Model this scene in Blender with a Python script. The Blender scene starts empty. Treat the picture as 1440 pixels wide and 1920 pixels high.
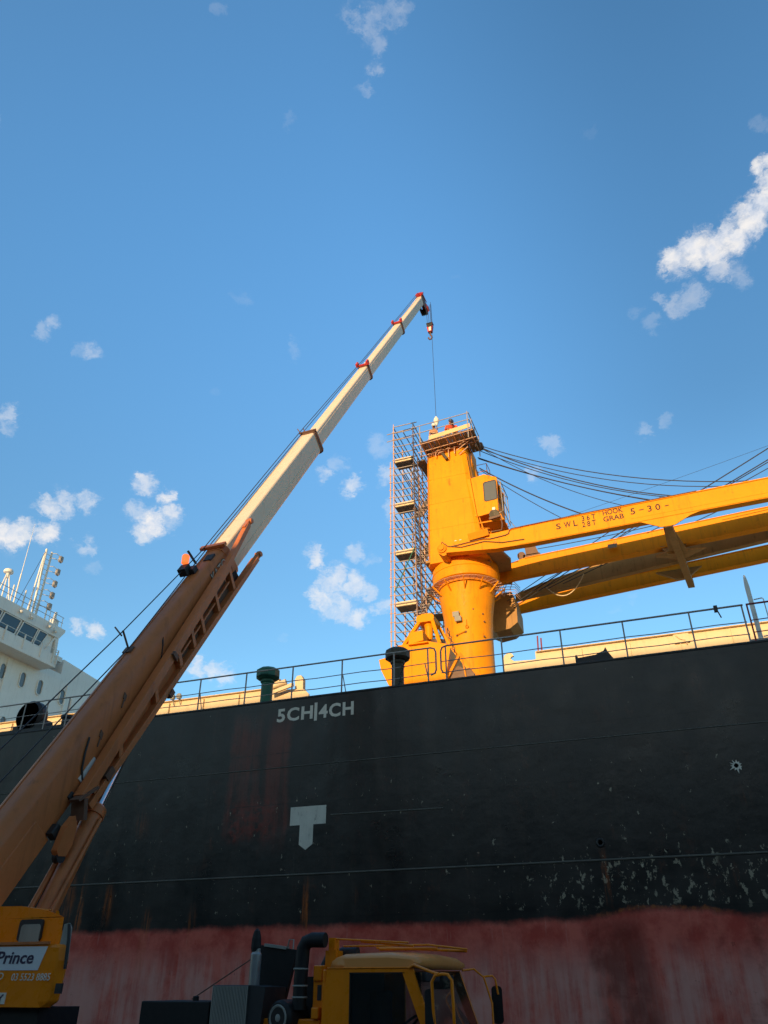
import bpy, bmesh, math, random
from mathutils import Vector, Matrix
random.seed(7)
SC = bpy.context.scene
COL = SC.collection
R = math.radians

# ------------------------------------------------------------------ materials
class NT:
    """small node-tree helper"""
    def __init__(s, tree):
        s.t = tree; s.n = tree.nodes; s.l = tree.links
    def put(s, sock, v):
        if hasattr(v, 'is_output') or isinstance(v, bpy.types.NodeSocket): s.l.new(v, sock)
        else:
            try: sock.default_value = v
            except Exception: sock.default_value = (v, v, v)
    def m(s, op, a, b=0.0, c=None, clamp=False):
        n = s.n.new('ShaderNodeMath'); n.operation = op; n.use_clamp = clamp
        s.put(n.inputs[0], a); s.put(n.inputs[1], b)
        if c is not None: s.put(n.inputs[2], c)
        return n.outputs[0]
    def step(s, v, a, b, lo=0.0, hi=1.0):
        n = s.n.new('ShaderNodeMapRange'); n.interpolation_type = 'SMOOTHSTEP'
        s.put(n.inputs['Value'], v); s.put(n.inputs['From Min'], a); s.put(n.inputs['From Max'], b)
        s.put(n.inputs['To Min'], lo); s.put(n.inputs['To Max'], hi)
        return n.outputs[0]
    def mix(s, f, a, b):
        n = s.n.new('ShaderNodeMix'); n.data_type = 'RGBA'
        s.put(n.inputs[0], f); s.put(n.inputs[6], a if not isinstance(a, tuple) else (*a[:3], 1)); s.put(n.inputs[7], b if not isinstance(b, tuple) else (*b[:3], 1))
        return n.outputs[2]
    def vec(s, op, a, b):
        n = s.n.new('ShaderNodeVectorMath'); n.operation = op
        s.put(n.inputs[0], a); s.put(n.inputs[1], b)
        return n.outputs[1] if op in ('DISTANCE', 'DOT_PRODUCT', 'LENGTH') else n.outputs[0]
    def map(s, v, scale=(1, 1, 1), loc=(0, 0, 0)):
        n = s.n.new('ShaderNodeMapping'); s.put(n.inputs[0], v)
        n.inputs['Scale'].default_value = scale; n.inputs['Location'].default_value = loc
        return n.outputs[0]
    def noise(s, v, scale=1.0, det=4.0, rough=.55, color=False):
        n = s.n.new('ShaderNodeTexNoise'); s.put(n.inputs['Vector'], v)
        n.inputs['Scale'].default_value = scale; n.inputs['Detail'].default_value = det; n.inputs['Roughness'].default_value = rough
        return n.outputs[1] if color else n.outputs[0]
    def sep(s, v):
        n = s.n.new('ShaderNodeSeparateXYZ'); s.put(n.inputs[0], v); return n.outputs

def new_mat(name):
    m = bpy.data.materials.new(name); m.use_nodes = True
    nt = NT(m.node_tree); b = m.node_tree.nodes['Principled BSDF']
    tc = m.node_tree.nodes.new('ShaderNodeTexCoord')
    return m, nt, b, tc.outputs['Object']

def paint(name, col, rough=.45, var=.14, rust=0.0, rustcol=(.16, .05, .015), dirt=0.0, metal=0.0, bump=.12, scale=1.0, spec=.35):
    m, nt, b, co = new_mat(name)
    big = nt.noise(co, 1.1 * scale, 5, .6)
    fine = nt.noise(co, 9 * scale, 4, .6)
    k = nt.m('ADD', nt.m('MULTIPLY', nt.m('SUBTRACT', big, .5), var * 3), nt.m('MULTIPLY', nt.m('SUBTRACT', fine, .5), var * 1.2))
    gain = nt.m('ADD', k, 1.0)
    base = nt.vec('SCALE', (*col,), (0, 0, 0))
    sc = base.node; sc.operation = 'SCALE'; sc.inputs[0].default_value = col; nt.put(sc.inputs[3], gain)
    c = sc.outputs[0]
    if dirt:
        st = nt.noise(nt.map(co, (5 * scale, 5 * scale, .35 * scale)), 1.0, 5, .65)
        c = nt.mix(nt.step(st, .5, .75, 0, dirt), c, tuple(x * .35 + .01 for x in col))
    if rust:
        st = nt.noise(nt.map(co, (7 * scale, 7 * scale, .6 * scale), (3, 1, 2)), 1.0, 4, .6)
        pt = nt.noise(co, 2.3 * scale, 6, .7)
        f = nt.m('MULTIPLY', nt.step(st, .5, .72), nt.step(pt, .5, .68))
        sp = nt.step(nt.noise(co, 14 * scale, 3, .6), .70, .78)
        f = nt.m('MAXIMUM', nt.m('MULTIPLY', f, rust), nt.m('MULTIPLY', sp, min(1, rust)), clamp=True)
        c = nt.mix(f, c, rustcol)
    nt.put(b.inputs['Base Color'], c)
    nt.put(b.inputs['Roughness'], nt.step(fine, .2, .8, max(.05, rough - .1), min(1, rough + .12)))
    b.inputs['Metallic'].default_value = metal
    b.inputs['Specular IOR Level'].default_value = spec
    if bump:
        bp = nt.n.new('ShaderNodeBump'); bp.inputs['Strength'].default_value = bump; bp.inputs['Distance'].default_value = .02
        nt.put(bp.inputs['Height'], nt.noise(co, 3.5 * scale, 5, .6)); nt.put(b.inputs['Normal'], bp.outputs[0])
    return m

M = {}
M['yellow'] = paint('deck crane yellow', (.88, .315, .006), .5, .11, .85, (.36, .10, .012), .40, spec=.15)
M['yellow_dirty'] = paint('worn crane yellow', (.76, .27, .006), .55, .14, .9, (.24, .07, .012), .45, spec=.15)
M['grime_shade'] = paint('grimy and shaded brown yellow', (.42, .24, .09), .6, .2, .8, (.12, .06, .03), .5, spec=.2)  # browned crane yellow: grime plus shade painted into the colour
M['grab'] = paint('grab yellow', (.90, .325, .0), .5, .10, .35, (.30, .09, .012), .2, spec=.15)
M['cream'] = paint('coaming cream', (.74, .58, .36), .5, .08, .35, (.42, .20, .08), .18)
M['white'] = paint('superstructure white', (.86, .82, .77), .5, .06, .3, (.50, .30, .16), .22)
M['whitetrim'] = paint('white trim', (.78, .77, .73), .5, .05)
M['rail'] = paint('rail grey', (.36, .33, .31), .5, .2, .5, (.16, .06, .03))
M['railred'] = paint('red lead primer', (.28, .04, .04), .55, .2)
M['green'] = paint('ventilator green', (.03, .15, .10), .45, .15, .3, (.12, .06, .03))
M['darkvent'] = paint('ventilator dark', (.07, .06, .04), .5, .2, .4)
M['dark'] = paint('dark steel', (.035, .035, .037), .5, .2, .2)
M['black'] = paint('black rubber', (.012, .012, .013), .6, .2)
M['orange'] = paint('mobile crane orange', (.56, .178, .058), .38, .13, .45, (.10, .05, .03), .45)
M['cabyellow'] = paint('cab amber', (.88, .24, .003), .3, .08, .15, (.2, .07, .02), .15)
M['boomwhite'] = paint('boom cream', (.80, .65, .50), .45, .06, .2, (.25, .16, .1), .22, bump=0)
M['collar'] = paint('boom collar', (.16, .09, .06), .5, .2, .4)
M['red'] = paint('fitting red', (.55, .05, .045), .45, .15, .2)
M['steel'] = paint('galvanised tube', (.62, .40, .30), .5, .15, .7, (.30, .12, .05))
M['steelgrey'] = paint('grey ledger', (.38, .33, .30), .5, .15, .5)
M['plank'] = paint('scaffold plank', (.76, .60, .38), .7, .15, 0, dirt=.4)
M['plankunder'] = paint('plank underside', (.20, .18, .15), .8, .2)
M['wire'] = paint('wire rope', (.035, .034, .04), .55, .1, bump=0)
M['chrome'] = paint('chrome rod', (.75, .77, .8), .08, .02, metal=1.0, bump=0)
M['grey'] = paint('grey sheet', (.30, .30, .27), .5, .12, .2, dirt=.3)
M['silver'] = paint('exhaust steel', (.32, .33, .33), .4, .15, .3, metal=.5)
M['letterwhite'] = paint('letter paint', (.78, .72, .62), .55, .12, .45, (.12, .10, .08), scale=3)
M['markwhite'] = paint('mark paint', (.66, .64, .56), .55, .14, 1.0, (.10, .085, .07), .35, scale=2.2)
M['letterdark'] = paint('stencil black', (.03, .02, .015), .6, .15, .25, (.5, .24, .03), scale=4)
M['signwhite'] = paint('sign white', (.72, .74, .76), .4, .04)
M['signblue'] = paint('sign lettering', (.05, .035, .075), .5, .05)
M['skin'] = paint('skin', (.45, .24, .16), .55, .06)
M['hivis'] = paint('orange workwear', (.85, .13, .06), .8, .1)
M['hivispale'] = paint('faded workwear', (.62, .34, .20), .8, .1)
M['navy'] = paint('navy trousers', (.03, .035, .06), .85, .1)
M['helmet'] = paint('helmet white', (.78, .76, .70), .35, .03)
M['helmetdark'] = paint('helmet blue', (.06, .07, .12), .35, .03)
M['shed'] = paint('shed cladding', (.10, .10, .10), .6, .1, .2, dirt=.3)
M['interior'] = paint('cab trim', (.03, .03, .033), .7, .2)

def glass(name, tint=(.03, .045, .055), rough=.06):
    m, nt, b, co = new_mat(name)
    b.inputs['Base Color'].default_value = (*tint, 1); b.inputs['Roughness'].default_value = rough
    b.inputs['Specular IOR Level'].default_value = .8
    bp = nt.n.new('ShaderNodeBump'); bp.inputs['Strength'].default_value = .03
    nt.put(bp.inputs['Height'], nt.noise(co, 1.5, 2)); nt.put(b.inputs['Normal'], bp.outputs[0])
    return m
M['glass'] = glass('dark window glass')
M['glassgrey'] = glass('grey window glass', (.13, .14, .14), .15)
def clear_glass(name, col=(.75, .85, .85), ior=1.02):
    m, nt, b, co = new_mat(name)
    b.inputs['Base Color'].default_value = (*col, 1); b.inputs['Roughness'].default_value = .02
    b.inputs['Transmission Weight'].default_value = 1.0; b.inputs['IOR'].default_value = ior
    b.inputs['Specular IOR Level'].default_value = .5
    return m
M['clear'] = clear_glass('clear window glass')
M['tint'] = clear_glass('tinted cab glass', (.30, .36, .38), 1.35)

def beacon_mat():
    m, nt, b, co = new_mat('amber beacon lens')
    b.inputs['Base Color'].default_value = (.95, .16, .03, 1); b.inputs['Roughness'].default_value = .2
    b.inputs['Emission Color'].default_value = (1, .17, .03, 1); b.inputs['Emission Strength'].default_value = .55
    return m
M['beacon'] = beacon_mat()

def hull_mat():
    m, nt, b, co = new_mat('hull paint')
    x, y, z = nt.sep(co)
    edge = nt.noise(nt.map(co, (.9, 1, .9)), 1.0, 6, .65)
    fine = nt.noise(co, 6, 6, .7)
    streak = nt.noise(nt.map(co, (3.2, 3, .26)), 1.0, 7, .70)
    streakf = nt.noise(nt.map(co, (11, 9, .7)), 1.0, 6, .70)
    hstreak = nt.noise(nt.map(co, (.25, 1, 4.0)), 1.0, 5, .6)
    blot = nt.noise(co, .55, 6, .62)
    # black topside paint, patchy from many repaints
    black = nt.mix(nt.step(blot, .38, .66), (.006, .006, .0065), (.017, .0145, .0125))
    black = nt.mix(nt.step(streak, .48, .78, 0, .55), black, (.034, .026, .020))
    black = nt.mix(nt.step(hstreak, .55, .8, 0, .4), black, (.006, .008, .010))
    scuff = nt.noise(nt.map(co, (.55, 1, 16), (3, 0, 1)), 1.0, 6, .7)
    scuffm = nt.m('MULTIPLY', nt.step(scuff, .60, .70), nt.step(nt.noise(co, .8, 4, .6), .50, .64))
    black = nt.mix(nt.m('MULTIPLY', scuffm, .7), black, (.085, .074, .062))
    brown = nt.m('MULTIPLY', nt.step(nt.noise(nt.map(co, (1.1, 1, .5), (9, 4, 2)), 1.0, 7, .68), .54, .68), nt.step(fine, .42, .62))
    black = nt.mix(nt.m('MULTIPLY', brown, .7), black, (.075, .026, .014))
    def band(v, c, w, soft):
        return nt.m('SUBTRACT', 1.0, nt.step(nt.m('ABSOLUTE', nt.m('SUBTRACT', v, c)), w, w + soft), clamp=True)
    wob = nt.m('MULTIPLY', nt.m('SUBTRACT', edge, .5), .7)
    xw = nt.m('ADD', x, wob); zw = nt.m('ADD', z, wob)
    # old red-brown paint patches showing through
    p = nt.m('MULTIPLY', band(xw, -13.0, .38, .25), band(zw, 7.9, 1.6, .5))
    p = nt.m('MULTIPLY', p, nt.m('MULTIPLY', nt.step(streak, .36, .60, .10, .9), nt.step(blot, .34, .56, .35, 1)))
    p2 = nt.m('MULTIPLY', band(xw, -11.85, .28, .3), band(zw, 7.6, 1.3, .9))
    p2 = nt.m('MULTIPLY', p2, nt.step(streak, .35, .6, .25, 1))
    black = nt.mix(nt.m('MAXIMUM', p, p2), black, (.13, .026, .016))
    p3 = nt.m('MULTIPLY', band(nt.m('ADD', xw, nt.m('MULTIPLY', wob, .6)), -12.6, .55, .35), band(zw, 6.5, .35, .4))
    black = nt.mix(nt.m('MULTIPLY', p3, nt.step(fine, .40, .66, 0, .75)), black, (.20, .020, .010))
    # a large quieter rectangular repaint to the right
    q = nt.m('MULTIPLY', band(xw, 1.6, 5.0, .3), band(zw, 8.9, 1.1, .4))
    black = nt.mix(nt.m('MULTIPLY', q, .35), black, (.026, .021, .018))
    # chipped paint: scattered flakes, dense along the fender band on the right
    ch = nt.noise(nt.map(co, (3.4, 2, 2.6)), 1.0, 8, .72)
    dens = nt.m('MULTIPLY', band(z, 4.45, .5, .35), nt.step(x, -7, -3))
    dens = nt.m('MAXIMUM', dens, nt.m('MULTIPLY', band(z, 4.7, .8, .7), .34))
    dens = nt.m('MAXIMUM', dens, nt.m('MULTIPLY', band(z, 6.2, 1.0, .5), .27))
    flake = nt.step(nt.m('ADD', ch, nt.m('MULTIPLY', dens, .115)), .70, .73)
    clus = nt.step(nt.noise(co, .9, 4, .6), .42, .6)
    flake = nt.m('MULTIPLY', nt.m('MULTIPLY', flake, clus), nt.step(z, 3.4, 4.0))
    flake2 = nt.m('MULTIPLY', nt.step(nt.m('ADD', nt.noise(nt.map(co, (5, 4, 3.2), (4, 2, 9)), 1.0, 6, .7), nt.m('MULTIPLY', dens, .10)), .665, .69), nt.step(z, 3.5, 4.1))
    black = nt.mix(nt.m('MULTIPLY', flake2, .8), black, (.34, .30, .22))
    seamv = nt.m('ABSOLUTE', nt.m('SUBTRACT', nt.m('FRACT', nt.m('DIVIDE', nt.m('ADD', x, nt.m('MULTIPLY', wob, .04)), 3.15)), .5))
    seamh = nt.m('ABSOLUTE', nt.m('SUBTRACT', nt.m('FRACT', nt.m('DIVIDE', z, 1.535)), .5))
    sl = nt.m('MAXIMUM', nt.m('SUBTRACT', 1.0, nt.step(seamv, .004, .012), clamp=True), nt.m('SUBTRACT', 1.0, nt.step(seamh, .006, .02), clamp=True))
    black = nt.mix(nt.m('MULTIPLY', sl, nt.step(fine, .4, .6, .1, .7)), black, (.004, .004, .005))
    salt = nt.m('MULTIPLY', nt.step(streakf, .55, .75), nt.step(blot, .45, .6))
    black = nt.mix(nt.m('MULTIPLY', salt, .35), black, (.06, .052, .045))
    black = nt.mix(nt.m('MULTIPLY', flake, .9), black, (.55, .50, .36))
    # rust runs
    def run(cx, zt, zb, w, s):
        a = band(nt.m('ADD', nt.m('ADD', x, nt.m('MULTIPLY', wob, .55)), nt.m('MULTIPLY', nt.m('SUBTRACT', fine, .5), .16)), cx, w * .1, w * 1.1)
        v = nt.m('MULTIPLY', nt.step(zw, zb, zb + .8), nt.m('SUBTRACT', 1.0, nt.step(zw, zt - .6, zt + .25), clamp=True))
        return nt.m('MULTIPLY', nt.m('MULTIPLY', a, v), nt.m('MULTIPLY', nt.step(streakf, .40, .62, .0, 1), s))
    runs = None
    for a in ((-10.62, 4.75, 2.9, .13, .95), (-9.12, 4.4, 3.95, .10, .8), (-15.9, 4.1, 2.2, .16, .8), (-14.3, 4.2, 3.0, .16, .65), (-17.4, 4.9, 3.5, .2, .7),
              (-18.4, 5.4, 3.2, .12, .95), (-18.9, 5.2, 3.4, .22, .6), (-2.3, 5.25, 3.6, .09, .5), (.72, 4.55, 4.05, .10, .9), (1.3, 6.5, 5.9, .25, .35), (-16.6, 7.0, 6.0, .4, .25)):
        r = run(*a); runs = r if runs is None else nt.m('MAXIMUM', runs, r)
    black = nt.mix(runs, black, (.42, .10, .010))
    # red antifouling below, chalky and streaked, with weed-dark wet patches
    red = nt.mix(nt.step(nt.noise(co, 1.3, 7, .68), .38, .62), (.48, .060, .042), (.66, .14, .10))
    chalk = nt.m('MULTIPLY', nt.m('SUBTRACT', 1.0, nt.step(zw, 2.3, 3.35), clamp=True), nt.step(nt.m('ADD', nt.m('MULTIPLY', streak, .7), nt.m('MULTIPLY', edge, .5)), .42, .72))
    red = nt.mix(nt.m('MULTIPLY', chalk, .85), red, (.66, .34, .29))
    red = nt.mix(nt.step(streakf, .58, .75, 0, .45), red, (.66, .42, .36))
    redchip = nt.noise(co, 4.2, 9, .74)
    red = nt.mix(nt.step(redchip, .63, .66, 0, .6), red, (.16, .030, .022))
    red = nt.mix(nt.step(redchip, .30, .36, .45, 0), red, (.60, .40, .34))
    dk = nt.m('MULTIPLY', band(nt.m('ADD', xw, nt.m('MULTIPLY', z, .1)), -1.95, .45, .45), nt.m('SUBTRACT', 1.0, nt.step(zw, 3.3, 3.9), clamp=True))
    red = nt.mix(nt.m('MULTIPLY', nt.m('MULTIPLY', dk, .75), nt.step(edge, .36, .56, .35, 1)), red, (.15, .018, .010))
    dk2 = nt.m('MULTIPLY', nt.step(nt.noise(co, .7, 6, .65), .5, .68), nt.step(x, -1.5, .5))
    red = nt.mix(nt.m('MULTIPLY', dk2, .7), red, (.20, .024, .014))
    red = nt.mix(nt.m('MULTIPLY', runs, .6), red, (.38, .09, .012))
    # ragged boot-top line, lifted in an arc on the right
    arc = nt.m('MULTIPLY', nt.m('SUBTRACT', 1.0, nt.step(nt.m('ABSOLUTE', nt.m('ADD', x, 1.15)), .2, 2.4), clamp=True), .20)
    line = nt.m('ADD', 3.60, nt.m('ADD', arc, nt.m('ADD', nt.m('MULTIPLY', nt.m('SUBTRACT', edge, .5), .32), nt.m('MULTIPLY', nt.m('SUBTRACT', fine, .5), .16))))
    k = nt.step(nt.m('SUBTRACT', z, line), -.12, .10)
    c = nt.mix(k, red, black)
    rim = nt.m('MULTIPLY', band(nt.m('SUBTRACT', z, line), 0.02, .015, .05), nt.step(arc, .02, .15))
    c = nt.mix(nt.m('MULTIPLY', nt.m('MULTIPLY', rim, .7), nt.step(fine, .42, .6)), c, (.34, .10, .015))
    nt.put(b.inputs['Base Color'], c)
    nt.put(b.inputs['Roughness'], nt.step(blot, .3, .7, .26, .40))
    b.inputs['Specular IOR Level'].default_value = .42
    bp = nt.n.new('ShaderNodeBump'); bp.inputs['Strength'].default_value = .45; bp.inputs['Distance'].default_value = .06
    frame = nt.m('MULTIPLY', nt.m('SINE', nt.m('MULTIPLY', x, 2 * math.pi / .8)), .12)
    nt.put(bp.inputs['Height'], nt.m('ADD', frame, nt.m('ADD', nt.noise(co, .9, 4, .5), nt.m('MULTIPLY', fine, .12))))
    nt.put(b.inputs['Normal'], bp.outputs[0])
    return m
M['hull'] = hull_mat()

def ground_mat():
    m, nt, b, co = new_mat('quay concrete')
    n = nt.noise(co, .25, 8, .65); f = nt.noise(co, 3, 6, .7)
    c = nt.mix(nt.step(n, .35, .7), (.050, .049, .047), (.095, .092, .088))
    c = nt.mix(nt.step(f, .55, .75, 0, .6), c, (.05, .05, .05))
    nt.put(b.inputs['Base Color'], c); b.inputs['Roughness'].default_value = .9
    return m
M['ground'] = ground_mat()
def water_mat():
    m, nt, b, co = new_mat('harbour water')
    b.inputs['Base Color'].default_value = (.01, .025, .03, 1); b.inputs['Roughness'].default_value = .08
    bp = nt.n.new('ShaderNodeBump'); bp.inputs['Strength'].default_value = .4; bp.inputs['Distance'].default_value = .3
    nt.put(bp.inputs['Height'], nt.noise(co, .6, 5, .6)); nt.put(b.inputs['Normal'], bp.outputs[0])
    return m
M['water'] = water_mat()

# ------------------------------------------------------------------ mesh builder
def V(*a): return Vector(a[0]) if len(a) == 1 else Vector(a)
class MB:
    """collects shapes (world coordinates) into one mesh"""
    def __init__(s): s.v = []; s.f = []; s.sm = []
    def add(s, vs, fs, smooth=False):
        o = len(s.v); s.v += [tuple(p) for p in vs]
        for f in fs: s.f.append([o + i for i in f]); s.sm.append(smooth)
        return s
    def box(s, x0, x1, y0, y1, z0, z1):
        vs = [(x, y, z) for z in (z0, z1) for y in (y0, y1) for x in (x0, x1)]
        return s.add(vs, [(0, 2, 3, 1), (4, 5, 7, 6), (0, 1, 5, 4), (2, 6, 7, 3), (0, 4, 6, 2), (1, 3, 7, 5)])
    def obox(s, c, ax, ay, az, hx, hy, hz):
        c, ax, ay, az = V(c), V(ax).normalized(), V(ay).normalized(), V(az).normalized()
        vs = [c + ax * (hx * i) + ay * (hy * j) + az * (hz * k) for k in (-1, 1) for j in (-1, 1) for i in (-1, 1)]
        return s.add(vs, [(0, 2, 3, 1), (4, 5, 7, 6), (0, 1, 5, 4), (2, 6, 7, 3), (0, 4, 6, 2), (1, 3, 7, 5)])
    def beam(s, p0, p1, w, h, up=(0, 0, 1)):
        p0, p1 = V(p0), V(p1); d = (p1 - p0); L = d.length; d.normalize()
        sd = d.cross(V(up))
        if sd.length < 1e-4: sd = d.cross(V(1, 0, 0))
        sd.normalize(); u = sd.cross(d)
        return s.obox((p0 + p1) / 2, d, sd, u, L / 2, w / 2, h / 2)
    def loft(s, sections, cap=True, smooth=False):
        n = len(sections[0]); vs = [p for sec in sections for p in sec]; fs = []
        for k in range(len(sections) - 1):
            for i in range(n):
                j = (i + 1) % n
                fs.append((k * n + i, k * n + j, (k + 1) * n + j, (k + 1) * n + i))
        s.add(vs, fs, smooth)
        if cap:
            s.add(sections[0], [tuple(reversed(range(n)))]); s.add(sections[-1], [tuple(range(n))])
        return s
    def prism(s, pts, axis, a, b):
        """2-D outline extruded along world axis 'x','y','z' from a to b"""
        def P(p, t): return {'x': (t, p[0], p[1]), 'y': (p[0], t, p[1]), 'z': (p[0], p[1], t)}[axis]
        return s.loft([[P(p, a) for p in pts], [P(p, b) for p in pts]])
    def tube(s, p0, p1, r, n=8, r1=None, cap=True):
        p0, p1 = V(p0), V(p1); d = (p1 - p0)
        if d.length < 1e-6: return s
        d.normalize(); a = d.orthogonal().normalized(); b = d.cross(a); r1 = r if r1 is None else r1
        s0 = [p0 + (a * math.cos(t) + b * math.sin(t)) * r for t in [2 * math.pi * i / n for i in range(n)]]
        s1 = [p1 + (a * math.cos(t) + b * math.sin(t)) * r1 for t in [2 * math.pi * i / n for i in range(n)]]
        return s.loft([s0, s1], cap, True)
    def path(s, pts, r, n=6):
        pts = [V(p) for p in pts]; secs = []
        d0 = (pts[1] - pts[0]).normalized(); a = d0.orthogonal().normalized()
        for i, p in enumerate(pts):
            d = (pts[min(i + 1, len(pts) - 1)] - pts[max(i - 1, 0)]).normalized()
            a = (a - d * a.dot(d)).normalized(); b = d.cross(a)
            secs.append([p + (a * math.cos(t) + b * math.sin(t)) * r for t in [2 * math.pi * i2 / n for i2 in range(n)]])
        return s.loft(secs, True, True)
    def lathe(s, prof, c, n=32, axis=(0, 0, 1), sharp=True):
        """prof: list of (radius, height) along axis from c"""
        c = V(c); d = V(axis).normalized(); a = d.orthogonal().normalized(); b = d.cross(a)
        ring = lambda r, h: [c + d * h + (a * math.cos(t) + b * math.sin(t)) * max(r, 1e-4) for t in [2 * math.pi * i / n for i in range(n)]]
        for (r0, h0), (r1, h1) in zip(prof, prof[1:]): s.loft([ring(r0, h0), ring(r1, h1)], False, True)
        if prof[0][0] > .002: s.add(ring(*prof[0]), [tuple(reversed(range(n)))])
        if prof[-1][0] > .002: s.add(ring(*prof[-1]), [tuple(range(n))])
        return s
    def torus(s, c, axis, Rm, r, n=24, k=8, a0=0, a1=2 * math.pi):
        c = V(c); d = V(axis).normalized(); a = d.orthogonal().normalized(); b = d.cross(a)
        full = abs(a1 - a0 - 2 * math.pi) < 1e-4
        secs = []
        for i in range(n + 1):
            t = a0 + (a1 - a0) * i / n; e = a * math.cos(t) + b * math.sin(t)
            secs.append([c + e * (Rm + r * math.cos(q)) + d * (r * math.sin(q)) for q in [2 * math.pi * j / k for j in range(k)]])
        return s.loft(secs, not full, True)
    def mesh(s, name, origin=(0, 0, 0)):
        o = V(origin); me = bpy.data.meshes.new(name)
        me.from_pydata([tuple(V(p) - o) for p in s.v], [], s.f)
        me.polygons.foreach_set('use_smooth', s.sm)
        bm = bmesh.new(); bm.from_mesh(me); bmesh.ops.recalc_face_normals(bm, faces=bm.faces); bm.to_mesh(me); bm.free()
        me.update(); return me
    def build(s, name, mat, parent=None, bevel=0, origin=None):
        og = origin if origin is not None else (parent_origin(parent) if parent else (0, 0, 0))
        o = bpy.data.objects.new(name, s.mesh(name, og)); COL.objects.link(o)
        for mm in (mat if isinstance(mat, (list, tuple)) else [mat]): o.data.materials.append(mm)
        if parent: o.parent = parent
        else: o.location = og
        if bevel:
            bv = o.modifiers.new('edge', 'BEVEL'); bv.width = bevel; bv.segments = 2; bv.limit_method = 'ANGLE'; bv.angle_limit = R(40)
        return o
ORG = {}
def parent_origin(p):
    while p.parent: p = p.parent
    return ORG.get(p.name, tuple(p.location))
def tag(o, label=None, cat=None, group=None, kind=None):
    if label: o['label'] = label
    if cat: o['category'] = cat
    if group: o['group'] = group
    if kind: o['kind'] = kind
    return o
def thing(name, loc, label, cat, group=None):
    o = bpy.data.objects.new(name, None); COL.objects.link(o); o.location = loc
    o.empty_display_size = .3
    ORG[o.name] = tuple(loc)
    return tag(o, label, cat, group)

def letters(name, text, mat, parent, origin, xdir, ydir, width=None, height=None, off=.006, bold=.0, depth=.004, shear=0.0, space=1.0):
    """painted lettering as thin real relief: origin is its lower-left corner"""
    cu = bpy.data.curves.new(name, 'FONT'); cu.body = text; cu.offset = bold; cu.shear = shear; cu.space_character = space; cu.resolution_u = 3; cu.extrude = .5
    t = bpy.data.objects.new(name, cu); COL.objects.link(t)
    dg = bpy.context.evaluated_depsgraph_get()
    me = bpy.data.meshes.new_from_object(t.evaluated_get(dg)); bpy.data.objects.remove(t)
    xs = [v.co.x for v in me.vertices]; ys = [v.co.y for v in me.vertices]
    x0, x1, y0, y1 = min(xs), max(xs), min(ys), max(ys)
    sy = height / (y1 - y0); sx = width / (x1 - x0) if width else sy
    X, Y = V(xdir).normalized(), V(ydir).normalized(); N = X.cross(Y).normalized()
    og = V(parent_origin(parent))
    for v in me.vertices:
        v.co = V(origin) + X * ((v.co.x - x0) * sx) + Y * ((v.co.y - y0) * sy) + N * (off + v.co.z * depth) - og
    o = bpy.data.objects.new(name, me); COL.objects.link(o); o.parent = parent
    me.materials.clear(); me.materials.append(mat)
    return o

# ------------------------------------------------------------------ ground, water
g = MB(); g.box(-400, 400, -400, 20.2, -6, 0); tag(g.build('quay', M['ground']), kind='structure')
g = MB(); g.add([(-3000, -200, -2.6), (3000, -200, -2.6), (3000, 3000, -2.6), (-3000, 3000, -2.6)], [(0, 1, 2, 3)])
tag(g.build('water', M['water']), kind='structure')

# shed on the landward side of the quay: its roof shades the hull, the truck and the lower boom
SHED_Y, SHED_H = -30.0, 18.9
wh = thing('dockside_shed', (-10, SHED_Y, 0), 'long grey clad dockside shed on the landward side of the quay', 'shed')
a = MB(); a.prism([(SHED_Y, 0), (SHED_Y, SHED_H), (SHED_Y - 15, SHED_H + .8), (SHED_Y - 30, SHED_H), (SHED_Y - 30, 0)], 'x', -120, 90); a.build('wall', M['shed'], wh)
for dx in (-60, -20, 20, 60):
    d = MB(); d.box(dx - 3, dx + 3, SHED_Y + .003, SHED_Y + .08, 0.01, 6); d.build('roller_door', M['grey'], wh)

# ------------------------------------------------------------------ ship
DK = 10.15; HY = 22.0
ship = thing('cargo_ship', (0, HY, 0), 'black hulled cargo ship with worn red bottom paint moored along the quay', 'ship')
h = MB()
plan = [(-70, 24), (-64, 22), (40, 22), (52, 26), (60, 37), (52, 48), (40, 52), (-64, 52), (-70, 50)]
h.prism(plan, 'z', -5, DK)
h.build('hull', M['hull'], ship)
s_ = MB()
for z, r in ((8.0, .018), (4.93, .03)):
    s_.tube((-64, HY, z), (40, HY, z), r, 6)
s_.tube((-9.95, HY, 6.5), (-6.5, HY, 6.46), .022, 6)
s_.build('hull_seam', paint('scraped seam', (.11, .105, .09), .6, .3, .6, (.02, .025, .028), scale=2), ship)
e = MB(); e.tube((-64, HY + .03, DK), (40, HY + .03, DK), .05, 8); e.build('gunwale_bar', M['dark'], ship)
sc_ = MB(); sc_.torus((-2.32, HY - .01, 5.34), (0, 1, 0), .085, .035, 16, 6); sc_.lathe([(.08, -.012), (.0, -.012)], (-2.32, HY, 5.34), 16, (0, 1, 0)); sc_.build('scupper', M['dark'], ship)
# small star shaped scar of chipped paint
st = MB(); pts = []
for i in range(22):
    rr = (.19 if i % 2 else .10) * random.uniform(.6, 1.1); t = 2 * math.pi * i / 22; pts.append((1.3 + rr * math.cos(t) * 1.1, 6.98 + rr * math.sin(t)))
st.prism(pts, 'y', HY - .004, HY + .02); st.lathe([(.055, .008), (0, .008)], (1.3, HY, 6.98), 9, (0, -1, 0)); st.build('paint_scar', M['markwhite'], ship)
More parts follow.
